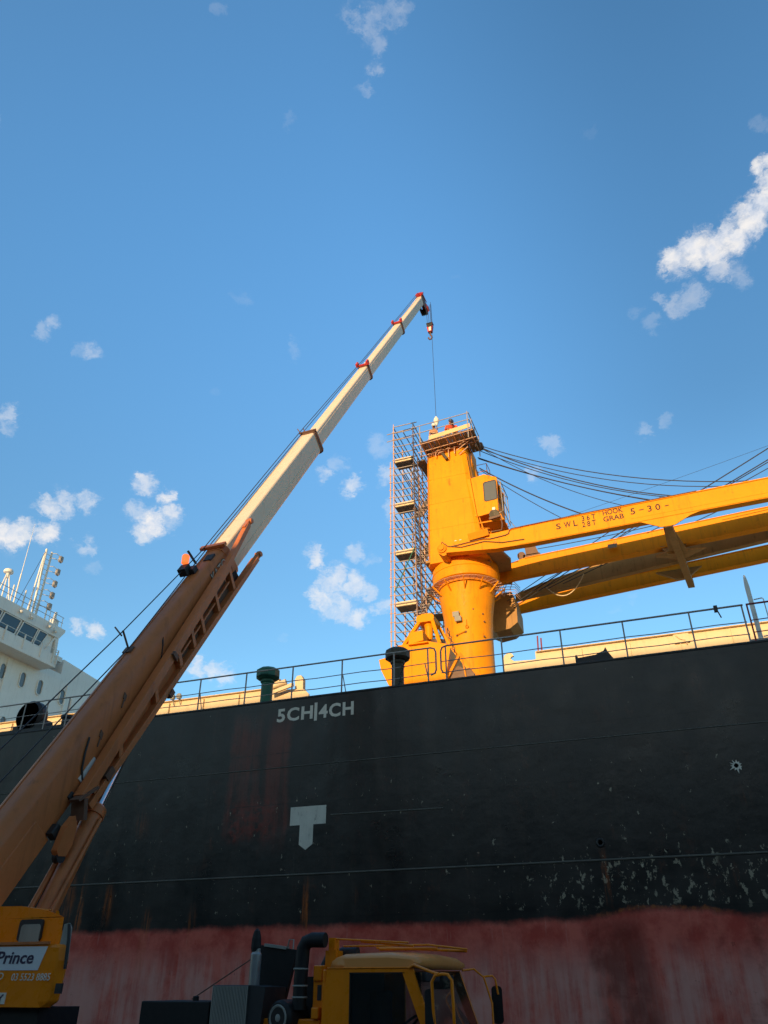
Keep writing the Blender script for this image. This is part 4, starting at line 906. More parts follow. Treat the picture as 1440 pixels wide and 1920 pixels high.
# pointed sheave block hanging at the jib foot
e = MB(); q = BF(.35, .62, -.42); ax = V(-.05, -.25, -.95).normalized(); sx = S; ay = ax.cross(sx)
e.loft([[q + ax * t + ay * c + sx * k for t, c in ((-.15, -.02), (.0, -.17), (.32, -.24), (.55, -.20), (.62, -.02), (.55, .07), (.1, .08))] for k in (-.07, .07)]); e.build('jib_sheave_block', M['orange'], fj_o, bevel=.015)
e = MB(); e.lathe([(.11, -.06), (.09, 0), (.11, .06)], q + ax * .60 + ay * -.1, 14, S); e.build('jib_sheave', M['dark'], fj_o)
# lifting cylinder
CL, CH = V(-11.02, 11.9, 2.4), BF(4.6, .12, -.62)
e = MB(); cd = (CH - CL).normalized(); CM = CL + cd * 3.1
e.tube(CL, CM, .19, 20); e.lathe([(.22, 0), (.22, .18), (.17, .24)], CM - cd * .05, 20, cd); e.tube(CL + V(.24, -.05, .3), CM + V(.24, -.05, -.1), .04, 8); e.tube(CL + V(-.22, -.1, .3), CM + V(-.22, -.1, -.1), .055, 8)
cy_o = e.build('lift_cylinder', M['orange'], mob)
e = MB(); e.tube(CM, CH, .12, 20); e.build('cylinder_rod', M['chrome'], cy_o)
e = MB(); e.obox(CH, D, S, U, .25, .16, .16); e.build('cylinder_pin', M['orange'], cy_o, bevel=.02)
# boom foot fittings seen at the picture's edge
e = MB(); e.obox(BF(.15, .42, -.42), D, S, U, .12, .08, .1); e.obox(BF(.9, .37, -.30), D, S, U, .08, .03, .08); e.build('foot_bracket', M['dark'], mob, bevel=.02)
e = MB(); e.obox(BF(-.9, .36, -.2), D, S, U, .9, .02, .25); e.build('foot_plate', M['orange'], mob, bevel=.02)
# superstructure: counterweight with signs, engine deck, cheek plates
CW0, CW1 = 10.0, 11.0
e = MB()
def cwsec(z, k): return [(-13.4, CW0, z), (-8.80, CW0, z), (-8.60 - k, CW0 + .03, z), (-8.50 - k, CW0 + .10, z), (-8.64 - k, CW0 + .28, z), (-9.36 - k, CW1, z), (-13.4, CW1, z)]
e.loft([cwsec(1.95, .16), cwsec(2.02, .04), cwsec(2.5, .0), cwsec(2.66, .04), cwsec(2.70, .10)]); cw = e.build('counterweight', M['cabyellow'], mob, bevel=.02)
e = MB(); e.box(-13.3, -8.78, CW0 - .03, CW0 + .01, 2.70, 2.735); e.build('counterweight_lip', M['orange'], cw)
e = MB(); e.loft([[(-11.2, CW0 - .006, z0), (-8.90, CW0 - .006, z0 + .0), (-8.815, CW0 - .006, z0 + .30), (-11.2, CW0 - .006, z0 + .30)] if False else [(-11.2, y, 2.39), (-8.90, y, 2.385), (-8.80, y, 2.675), (-11.2, y, 2.685)] for y, z0 in ((CW0 - .008, 0), (CW0 + .002, 0))]); sg = e.build('sign_board', M['signwhite'], cw)
letters('sign_lettering', 'Prince', M['signblue'], cw, (-9.665, CW0 - .008, 2.465), LX, LY, .66, .155, off=.004, bold=.018, shear=.14)
letters('sign_lettering', 'AND', M['letterwhite'], cw, (-9.76, CW0, 2.275), LX, LY, .28, .085, off=.004, bold=.008, shear=.1)
letters('sign_lettering', '03 5523 8885', M['letterwhite'], cw, (-9.33, CW0, 2.262), LX, LY, .67, .088, off=.004, bold=.006, shear=.1)
e = MB(); e.box(-9.9, -9.36, CW0 - .01, CW0 + .01, 1.985, 2.12); e.build('number_plate', M['letterwhite'], cw)
letters('sign_lettering', 'Y', M['signblue'], cw, (-9.50, CW0 - .01, 1.99), LX, LY, .11, .11, off=.003, bold=.02)
e = MB(); e.box(-13.3, -8.85, CW0 + .12, CW1 - .05, 1.3, 1.948); e.build('counterweight_frame', M['black'], cw)
e = MB(); e.prism([(-8.70, 2.48), (-8.68, 2.95), (-8.60, 2.97), (-8.55, 2.9), (-8.52, 2.5)], 'y', CW0 + .10, CW0 + .13); e.build('tail_bracket', M['grey'], cw, bevel=.015)
e = MB(); e.path([(-8.56, CW0 + .06, 2.95), (-8.51, CW0 + .05, 2.75), (-8.49, CW0 + .06, 2.4)], .022, 6); e.obox((-8.47, CW0 - .01, 2.17), (1, 0, 0), (0, 1, 0), (0, 0, 1), .05, .02, .06); e.build('tail_hose', M['dark'], cw)
e = MB()
def edsec(z, x): return [(-13.4, 11.02, z), (x, 11.02, z), (x - .65, 11.75, z), (-13.4, 11.75, z)]
e.loft([edsec(2.0, -9.46), edsec(3.12, -9.50)]); e.loft([[(-13.4, y, 3.1), (-13.4, y, 3.34), (-10.4, y, 3.30), (-9.85 - dx, y, 3.22), (-9.52 - dx, y, 3.13)] for y, dx in ((11.022, 0), (11.748, .65))]); ed = e.build('engine_deck', M['cabyellow'], mob, bevel=.02)
e = MB(); e.prism(rrect(-10.32, -9.86, 2.80, 3.10, .05), 'y', 10.98, 11.03); e.build('vent_frame', M['dark'], ed); e = MB(); e.prism(rrect(-10.26, -9.88, 2.72, 3.03, .05), 'y', 10.97, 11.0); e.build('vent_panel', M['grey'], ed)
for x in (-13.0, -11.0):
    e = MB(); e.prism([(11.8, 2.7), (11.8, 3.2), (12.0, 3.35), (12.5, 3.35), (12.9, 2.7)], 'x', x - .08, x + .08); e.build('boom_cheek', M['cabyellow'], mob)
# carrier chassis, wheels, outriggers (mostly below the picture)
e = MB(); e.box(-14.5, -3.0, 10.3, 12.3, .95, 1.55); e.lathe([(1.3, 0), (1.3, .3)], (-11.3, 11.4, 1.5), 40); e.build('chassis', M['dark'], mob, bevel=.03)
for x in (-13.6, -12.3, -6.2, -4.6):
    for y, s in ((10.05, 1), (12.55, -1)):
        e = MB(); e.lathe([(.25, -.16), (.46, -.16), (.52, -.11), (.52, .11), (.46, .16), (.25, .16)], (x, y + .16 * s, .52), 28, (0, 1, 0)); o = e.build('wheel', M['black'], mob)
        e = MB(); e.lathe([(.26, -.1), (.24, .02), (.1, .05), (.1, .1), (0, .1)], (x, y + .06 * s, .52), 20, (0, -s, 0)); e.build('wheel_rim', M['grey'], o)
for x in (-9.6, -7.0):
    for y0, y1 in ((8.6, 10.3), (12.3, 13.6)):
        e = MB(); ye = y0 if y0 < 10 else y1; e.box(x - .14, x + .14, y0, y1, 1.0, 1.3); e.tube((x, ye, .05), (x, ye, 1.3), .1, 12); e.lathe([(.3, 0), (.3, .06), (.12, .1)], (x, ye, 0.004), 16); e.build('outrigger', M['orange'], mob)
# carrier cab
CB = 10.0; CBk = 12.05
cabo = MB()
lower = [(-4.60, 1.15), (-4.53, 1.80), (-4.50, 2.37), (-3.47, 2.37), (-3.42, 2.37), (-3.24, 1.84), (-3.12, 1.15)]
# side walls with window opening built from pieces
for y in (CB, CBk - .05):
    cabo.prism([(-4.60, 1.15), (-4.55, 1.9), (-4.50, 2.375), (-4.20, 2.375), (-4.20, 1.15)], 'y', y, y + .05)
    cabo.prism([(-4.20, 2.335), (-4.20, 2.375), (-3.45, 2.375), (-3.46, 2.335)], 'y', y, y + .05)
    cabo.prism([(-4.20, 1.15), (-4.20, 1.74), (-3.22, 1.74), (-3.13, 1.15)], 'y', y, y + .05)
    cabo.prism([(-3.53, 2.335), (-3.45, 2.375), (-3.40, 2.375), (-3.17, 1.74), (-3.28, 1.74)], 'y', y - .004, y + .046)
cabo.box(-4.58, -4.53, CB + .05, CBk - .05, 1.2, 2.37)
cabo.prism([(-3.19, 1.72), (-3.13, 1.72), (-3.02, 1.15), (-3.10, 1.15)], 'y', CB, CBk)
cab_o = cabo.build('carrier_cab', M['cabyellow'], mob, bevel=.012)
rf = MB()
def rs(y, k): 
    z0 = 2.385
    return [(-4.51 + k * .3, y, z0), (-4.49 + k * .3, y, z0 + .07 - k * .05), (-4.42 + k * .2, y, z0 + .115 - k * .06), (-4.30, y, z0 + .15 - k * .07), (-3.70, y, z0 + .165 - k * .08), (-3.42, y, z0 + .14 - k * .08), (-3.30 - k * .05, y, z0 + .07 - k * .05), (-3.34 - k * .1, y, z0)]
rf.loft([rs(CB + .0, .75), rs(CB + .02, .45), rs(CB + .12, .0), rs((CB + CBk) / 2, -.25), rs(CBk - .12, 0), rs(CBk - .02, .45), rs(CBk, .75)], True, True)
rf.build('cab_roof', paint('cab roof', (.80, .31, .085), .35, .08, .1), cab_o)
e = MB(); e.box(-4.50, -3.42, CB - .012, CB + .01, 2.378, 2.39); e.build('roof_rib', M['cabyellow'], cab_o, bevel=.01)
e = MB(); e.box(-4.20, -3.30, CB + .015, CB + .021, 1.74, 2.335); e.build('door_window', M['tint'], cab_o)
e = MB(); e.box(-4.20, -4.185, CB - .004, CB + .03, 1.2, 2.33); e.box(-4.205, -3.5, CB - .004, CB + .03, 2.325, 2.338); e.build('door_seal', M['black'], cab_o)
e = MB(); e.loft([[(-3.40, y, 2.36), (-3.395, y, 2.36), (-3.165, y, 1.74), (-3.17, y, 1.74)] for y in (CB + .06, CBk - .06)]); e.build('windscreen', M['tint'], cab_o)
e = MB(); e.box(-4.35, -3.95, CB + .3, CB + .85, 1.3, 1.55); e.box(-4.42, -4.28, CB + .3, CB + .85, 1.5, 2.15); e.box(-4.35, -3.95, CB + 1.2, CB + 1.75, 1.3, 1.55); e.box(-4.42, -4.28, CB + 1.2, CB + 1.75, 1.5, 2.15); e.build('cab_seats', M['interior'], cab_o, bevel=.04)
e = MB(); e.torus((-3.68, CB + .55, 1.78), (-.6, 0, .8), .2, .015, 24, 6); e.tube((-3.68, CB + .55, 1.78), (-3.45, CB + .55, 1.5), .025, 8); e.box(-3.55, -3.2, CB + .1, CBk - .1, 1.3, 1.72); e.build('dashboard', M['interior'], cab_o)
e = MB(); e.box(-4.52, -4.50, CB + .06, CBk - .06, 1.2, 2.36); e.build('cab_lining', M['interior'], cab_o)
e = MB(); e.box(-3.45, -3.28, CB + .15, CB + .7, 2.24, 2.34); e.box(-3.5, -3.36, CB + 1.1, CB + 1.6, 2.16, 2.32); e.build('sun_visor', M['interior'], cab_o, bevel=.02)
e = MB()   # mirror brackets, yellow tube
e.path([(-3.44, CB - .02, 2.38), (-3.36, CB - .06, 2.41), (-3.1, CB - .16, 2.33), (-3.02, CB - .2, 2.315)], .016, 8)
e.path([(-3.09, CB - .14, 1.6), (-3.11, CB - .16, 2.0), (-3.11, CB - .18, 2.24), (-3.07, CB - .18, 2.30), (-2.98, CB - .2, 2.315), (-2.91, CB - .22, 2.31), (-2.86, CB - .22, 2.25), (-2.86, CB - .2, 1.95), (-2.87, CB - .16, 1.55)], .018, 8)
mr = e.build('mirror_bracket', M['cabyellow'], cab_o); e = MB()
e.path([(-3.34, CBk - .1, 2.38), (-3.22, CBk + .05, 2.40), (-3.1, CBk + .12, 2.3), (-3.0, CBk + .1, 2.0), (-2.98, CBk + .02, 1.55)], .014, 8)
e.path([(-3.10, CBk + .12, 2.31), (-3.0, CBk + .2, 2.32), (-2.96, CBk + .2, 2.28), (-2.93, CBk + .2, 2.1)], .014, 8)
mr2 = e.build('mirror_bracket', M['cabyellow'], cab_o)
for cx, cy, cz, hw, hh in ((-3.15, CB - .17, 1.98, .055, .19), (-2.95, CBk + .2, 1.98, .075, .22)):
    e = MB(); e.loft([[(cx + (x - 0) , cy + y0 , cz + z) for x, z in rrect(-hw, hw, -hh, hh, .05)] for y0 in (0,)] + [[(cx + x * .8 - .02, cy + .07, cz + z * .9) for x, z in rrect(-hw, hw, -hh, hh, .05)]]); e.build('mirror', M['black'], mr if cy < CBk else mr2)
# yellow rods over the cab
e = MB(); e.tube((-4.54, CB + .3, 2.71), (-3.55, CB + .3, 2.655), .012, 6); e.tube((-4.2, CB + .35, 2.68), (-3.5, CB + .35, 2.62), .016, 6); e.tube((-4.46, CB + .4, 2.63), (-3.4, CB + .6, 2.64), .012, 6); e.tube((-3.4, CB + .6, 2.64), (-3.0, CB + 1.0, 2.60), .012, 6); e.tube((-4.2, CB + .9, 2.63), (-3.0, CB + 1.0, 2.58), .018, 6); e.tube((-4.05, CB + .6, 2.60), (-3.3, CB + .7, 2.60), .02, 6)
e.box(-4.60, -4.52, CB + .25, CB + .4, 2.1, 2.72); e.box(-4.62, -4.48, CB + .2, CB + .45, 2.38, 2.58); e.build('boom_rest', M['cabyellow'], mob)
# air intake, air cleaner, exhaust, panels behind the cab
e = MB(); e.path([(-4.90, CB + .1, 1.95), (-4.90, CB + .1, 2.2), (-4.89, CB + .1, 2.45), (-4.88, CB + .1, 2.60), (-4.84, CB + .1, 2.67), (-4.76, CB + .1, 2.695), (-4.58, CB + .1, 2.69)], .085, 14); sn = e.build('air_intake', M['black'], mob)
e = MB()
for z in (2.08, 2.2, 2.38): e.torus((-4.90, CB + .1, z), (0, 0, 1), .085, .012, 20, 6)
e.build('hose_clamp', M['grey'], sn)
e = MB(); e.path([(-4.8, CB + .5, 2.0), (-4.78, CB + .5, 2.35), (-4.7, CB + .5, 2.5), (-4.5, CB + .5, 2.56), (-4.3, CB + .5, 2.56)], .07, 12); e.build('exhaust_elbow', M['dark'], mob)
e = MB(); e.lathe([(.10, -.02), (.155, -.02), (.185, .02), (.19, .1), (.19, .55)], (-5.12, CB + .0, 1.87), 28, (.25, 1, 0)); ac = e.build('air_cleaner', M['black'], mob)
e = MB(); e.lathe([(.15, .0), (.13, -.02), (.09, .0), (.085, .01), (.03, -.015), (0, -.02)], (-5.12, CB - .01, 1.87), 24, (.25, 1, 0)); e.build('cleaner_cap', M['grey'], ac)
e = MB(); e.box(-6.08, -5.56, CB, CB + .6, 1.55, 2.21); rx = e.build('radiator_box', M['dark'], mob, bevel=.015)
e = MB()
for i in range(24): e.box(-6.07 + i * .0212, -6.058 + i * .0212, CB - .012, CB + .002, 1.56, 2.20)
e.build('radiator_ribs', M['grey'], rx)
e = MB(); e.prism([(-5.58, 1.55), (-5.58, 2.21), (-5.34, 2.19), (-5.40, 1.55)], 'y', CB + .02, CB + .6); e.build('radiator_side', M['dark'], rx)
e = MB(); e.loft([[(-5.98, y, 1.9), (-5.845, y, 2.68), (-5.24, y, 2.61), (-5.42, y, 1.9)] for y in (CB + .65, CB + .72)]); pn = e.build('tool_panel', M['black'], mob, bevel=.01)
e = MB(); e.loft([[(-5.72, y, 2.655), (-5.72, y, 2.69), (-5.40, y, 2.65), (-5.40, y, 2.615)] for y in (CB + .62, CB + .74)]); e.path([(-5.40, CB + .68, 2.62), (-5.375, CB + .68, 2.73), (-5.31, CB + .68, 2.73), (-5.31, CB + .68, 2.61)], .010, 6); e.build('panel_handle', M['grey'], pn)
e = MB(); e.lathe([(.07, 0), (.07, .55), (.055, .58), (.055, .62)], (-5.655, CB + .3, 2.0), 16); ex = e.build('exhaust_pipe', M['silver'], mob)
e = MB(); e.lathe([(.058, 0), (.066, .05), (.062, .15), (.04, .24), (.01, .27), (0, .27)], (-5.665, CB + .3, 2.58), 14); e.build('rain_cap', M['black'], ex)
e = MB(); e.box(-7.12, -6.10, CB, CB + .9, 1.55, 2.035); e.lathe([(.04, 0), (.04, .05), (0, .06)], (-6.43, CB + .2, 2.035), 10); e.build('battery_box', M['black'], mob, bevel=.015)
e = MB(); e.tube((-6.62, CB + .4, 2.05), (-5.85, CB + .7, 2.56), .008, 5); e.build('guy_wire', M['collar'], mob)
e = MB(); e.box(-5.45, -4.62, CB + .1, CB + 1.6, 1.55, 1.86); e.box(-4.75, -4.60, CB + .15, CB + .3, 1.8, 2.42); e.box(-4.74, -4.62, CB + .12, CB + .32, 2.25, 2.42); e.box(-4.72, -4.62, CB + .05, CB + .2, 1.86, 1.98); e.build('engine_cover', M['cabyellow'], mob, bevel=.015)
e = MB(); e.lathe([(.06, 0), (.06, .16)], (-4.66, CB + .2, 2.05), 12); e.box(-4.95, -4.62, CB + .3, CB + .9, 1.86, 2.3); e.build('engine_block', M['dark'], mob)

# ------------------------------------------------------------------ hook block, hook ball
hk = thing('hook_block', (-10.53, 36.9, 39.2), 'red hook block hanging on its rope falls just under the boom tip', 'hook block')
HX, HYY, HZ = -10.53, 36.9, 39.2
e = MB(); e.prism([(HX - .19, HZ + 1.37), (HX - .19, HZ + 1.10), (HX - .14, HZ + .68), (HX + .14, HZ + .68), (HX + .19, HZ + 1.10), (HX + .19, HZ + 1.37)], 'y', HYY - .12, HYY + .12); e.build('block_frame', M['red'], hk, bevel=.02)
e = MB(); e.lathe([(.20, -.15), (.15, -.10), (.20, -.05), (.15, 0), (.20, .05), (.15, .1), (.20, .15)], (HX, HYY, HZ + 1.26), 18, (0, 1, 0)); e.box(HX - .22, HX + .22, HYY - .15, HYY + .15, HZ + 1.39, HZ + 1.47); e.build('block_sheave', M['dark'], hk)
e = MB(); e.box(HX - .06, HX + .10, HYY - .145, HYY - .13, HZ + .72, HZ + 1.25); e.build('block_stripe', M['whitetrim'], hk)
e = MB(); e.path([(HX, HYY, HZ + .68), (HX, HYY, HZ + .44), (HX + .09, HYY, HZ + .31), (HX + .11, HYY, HZ + .19), (HX + .04, HYY, HZ + .06), (HX - .06, HYY, HZ + .06), (HX - .13, HYY, HZ + .17), (HX - .13, HYY, HZ + .25)], .055, 8); e.build('hook', M['collar'], hk)
e = MB()
for dx in (-.16, -.04, .09, .17): e.tube((HX + dx, HYY, HZ + 1.26), (HX - .06 + dx * 1.1, HYY, HZ + 3.3), .013, 5)
e.build('rope_fall', M['wire'], hk)
BXX, BY, BZ = -10.30, 36.6, 31.60
bl = thing('hook_ball', (BXX, BY, BZ), 'cream overhaul ball and hook on the thin single line above the platform', 'hook ball')
e = MB(); e.lathe([(0, .78), (.05, .76), (.09, .68), (.14, .60), (.17, .48), (.155, .30), (.10, .2), (.08, .11), (.04, .05), (0, .05)], (BXX, BY, BZ), 18); e.build('ball', M['helmet'], bl)
e = MB(); e.path([(BXX, BY, BZ + .1), (BXX, BY, BZ - .05), (BXX + .06, BY, BZ - .13), (BXX + .05, BY, BZ - .23), (BXX - .03, BY, BZ - .26), (BXX - .08, BY, BZ - .2)], .03, 8); e.build('hook', M['collar'], bl)
e = MB(); e.tube((BXX, BY, BZ + .76), (BXX - .10, BY + .2, 42.6), .014, 5); e.build('line', M['wire'], bl)

# ------------------------------------------------------------------ people on the head platform
def person(loc, yaw, label, lean=0.0, crouch=0.0, shirt='hivis', hat='helmet', arms='down', group=None):
    rt = thing('person', loc, label, 'person', group)
    cl_, sl_ = math.cos(R(lean)), math.sin(R(lean))
    PZ = .95 - crouch
    def up(x, y, z):   # upper body joint given standing coords; leans forward (-y) about the pelvis
        yy, zz = y, z - .95
        return V(x, yy * cl_ - zz * sl_, PZ + zz * cl_ + yy * sl_)
    J, E, rad = [], [], []
    def j(p, r, par=None):
        J.append(V(p)); rad.append(r)
        if par is not None: E.append((par, len(J) - 1))
        return len(J) - 1
    kind = {}
    pel = j((0, 0, PZ), .145); wa = j(up(0, 0, 1.12), .125, pel); chst = j(up(0, 0, 1.36), .155, wa); nk = j(up(0, 0, 1.50), .058, chst)
    hb = j(up(0, -.015, 1.58), .075, nk); hc = j(up(0, -.02, 1.68), .098, hb); ht = j(up(0, -.01, 1.77), .075, hc); ns = j(up(0, -.125, 1.655), .016, hc)
    for sg_ in (-1, 1):
        j(up(sg_ * .098, 0, 1.665), .018, hc)
        sh_ = j(up(sg_ * .185, 0, 1.42), .068, chst)
        if arms == 'reach': el = j(up(sg_ * .26, -.22, 1.30), .046, sh_); wr = j(up(sg_ * .16, -.46, 1.36), .032, el); hd_ = V(0, -1, .15)
        elif arms == 'low': el = j(up(sg_ * .24, -.12, 1.16), .046, sh_); wr = j(up(sg_ * .15, -.36, 1.02), .032, el); hd_ = V(0, -.8, -.5)
        else: el = j(up(sg_ * .26, .03, 1.14), .046, sh_); wr = j(up(sg_ * .25, -.06, .89), .032, el); hd_ = V(0, -.15, -1)
        hd_.normalize(); pm = j(J[wr] + hd_ * .07, .036, wr); sd = hd_.cross(V(0, 0, 1) if abs(hd_.z) < .8 else V(0, 1, 0)).normalized()
        for k in range(4):
            a1 = j(J[pm] + hd_ * .05 + sd * (.027 - .018 * k), .011, pm); bend = (hd_ + V(0, .0, -.5)).normalized() if arms != 'down' else (hd_ + V(0, -.4, 0)).normalized()
            j(J[a1] + bend * (.055, .065, .058, .045)[k], .009, a1)
        th_ = j(J[pm] + sd * .045 * sg_ + hd_ * .0, .012, pm); j(J[th_] + hd_ * .045 + sd * .012 * sg_, .010, th_)
        hp = j((sg_ * .10, 0, PZ - .04), .10, pel)
        kz = .50 - crouch * .25; kn = j((sg_ * .13, -.06 - crouch * .55, kz), .066, hp); an = j((sg_ * .14, .03, .09), .048, kn); to = j((sg_ * .15, -.16, .045), .042, an)
    me = bpy.data.meshes.new('body'); me.from_pydata([tuple(p) for p in J], E, []); ob = bpy.data.objects.new('body', me); COL.objects.link(ob)
    sk = ob.modifiers.new('skin', 'SKIN'); sk.use_smooth_shade = True
    for i, sv in enumerate(me.skin_vertices[0].data): sv.radius = (rad[i] * (1.15 if i in (pel, wa, chst) else 1), rad[i] * (.8 if i in (pel, wa, chst) else 1)); sv.use_root = (i == pel)
    sb = ob.modifiers.new('sub', 'SUBSURF'); sb.levels = 1; sb.render_levels = 1
    dg = bpy.context.evaluated_depsgraph_get(); me2 = bpy.data.meshes.new_from_object(ob.evaluated_get(dg)); bpy.data.objects.remove(ob)
    me2.name = 'body'; ob = bpy.data.objects.new('body', me2); COL.objects.link(ob); ob.parent = rt
    me2.materials.clear()
    for k in ('skin', shirt, 'navy', 'black'): me2.materials.append(M[k])
    def near(c):
        best, bi = 9, 0
        for a_, b_ in E:
            pa, pb = J[a_], J[b_]; d_ = pb - pa; t = max(0, min(1, (c - pa).dot(d_) / max(d_.length_squared, 1e-9))); q = (c - (pa + d_ * t)).length - .5 * (rad[a_] + rad[b_])
            if q < best: best, bi = q, (a_, b_)
        return bi
    for pl in me2.polygons:
        a_, b_ = near(pl.center); pl.use_smooth = True
        nm = 1
        if nk <= a_ <= ns or b_ in (hb, hc, ht, ns) : nm = 0
        elif rad[b_] < .04: nm = 0 if pl.center.z > .2 else 3
        elif pl.center.z < PZ + .02 and rad[b_] >= .04 and b_ not in (wa,): 
            nm = 2 if pl.center.z > .12 else 3
            if rad[b_] in (.068, .046): nm = 1
        pl.material_index = nm
    if True:
        for v in me2.polygons: pass
    hm = MB(); tpt = up(0, -.01, 1.70); ax = (up(0, 0, 1.9) - up(0, 0, 1.5)).normalized(); fwd = (up(0, -.3, 1.6) - up(0, 0, 1.6)).normalized()
    hm.lathe([(.150, .02), (.128, .03), (.125, .07), (.10, .12), (.05, .15), (0, .155)], tpt, 18, ax); hm.obox(tpt + fwd * .15 + ax * .03, fwd, ax.cross(fwd), ax, .05, .08, .008)
    o = MB.build(hm, 'helmet', M[hat], None); o.data.transform(Matrix.Identity(4)); o.parent = rt
    vs = MB(); 
    for z in (1.18, 1.30):
        c_ = up(0, 0, z); vs.torus(c_, (up(0, 0, z + .1) - c_).normalized(), .155, .016, 20, 5)
    for v in range(len(vs.v)):
        p = V(vs.v[v]); vs.v[v] = (p.x * 1.12, p.y, p.z)
    o = vs.build('reflective_band', M['whitetrim'], None); o.parent = rt
    rt.rotation_euler.z = yaw
    return rt
PZ_ = 28.10
person((-9.86, 34.3, PZ_), R(20), 'worker in white helmet leaning forward below the cream hook ball', 40, .14, 'hivispale', 'helmet', 'low', 'workers on the crane head platform')
person((-9.02, 34.35, PZ_ + .02), R(35), 'left worker of the bent pair in orange red workwear on the platform', 46, .02, 'hivis', 'helmetdark', 'low', 'workers on the crane head platform')
person((-8.60, 34.6, PZ_ + .04), R(-10), 'right worker of the bent pair in orange red workwear on the platform', 40, .02, 'hivis', 'helmetdark', 'reach', 'workers on the crane head platform')
bag = MB(); bag.lathe([(.0, .0), (.26, .02), (.34, .14), (.32, .28), (.2, .36), (0, .38)], (-7.95, 34.3, 28.22), 14); tag(bag.build('canvas_sack', M['yellow'], None), 'bulging yellow canvas sack lying at the right end of the platform', 'sack')
bag = MB(); bag.lathe([(.0, .0), (.22, .02), (.28, .10), (.24, .20), (0, .26)], (-9.28, 33.75, 28.14), 14, (.1, 0, 1)); tag(bag.build('tool_bag', M['hivispale'], None), 'low orange tool bag on the platform right of the white helmeted worker', 'bag')

# ------------------------------------------------------------------ sky with clouds
SUN_EL, SUN_DIR = 6.9, V(-.05, -1, 0).normalized()
wd = bpy.data.worlds.new('World'); SC.world = wd; wd.use_nodes = True
nt = NT(wd.node_tree); bg = wd.node_tree.nodes['Background']
sky = nt.n.new('ShaderNodeTexSky'); sky.sky_type = 'NISHITA'; sky.sun_disc = False
sky.sun_elevation = R(SUN_EL); sky.sun_rotation = math.atan2(SUN_DIR.x, SUN_DIR.y)
sky.air_density = 1.0; sky.dust_density = .15; sky.ozone_density = 2.2; sky.altitude = 0
tc = nt.n.new('ShaderNodeTexCoord'); dr = nt.vec('NORMALIZE', tc.outputs['Generated'], (0, 0, 0))
wn1 = nt.vec('SUBTRACT', nt.noise(nt.map(dr, (1, 1, 1.5)), 30, 7, .65, True), (.5, .5, .5))
s1_ = nt.n.new('ShaderNodeVectorMath'); s1_.operation = 'SCALE'; nt.put(s1_.inputs[0], wn1); s1_.inputs[3].default_value = .045
dw = nt.vec('ADD', dr, s1_.outputs[0])
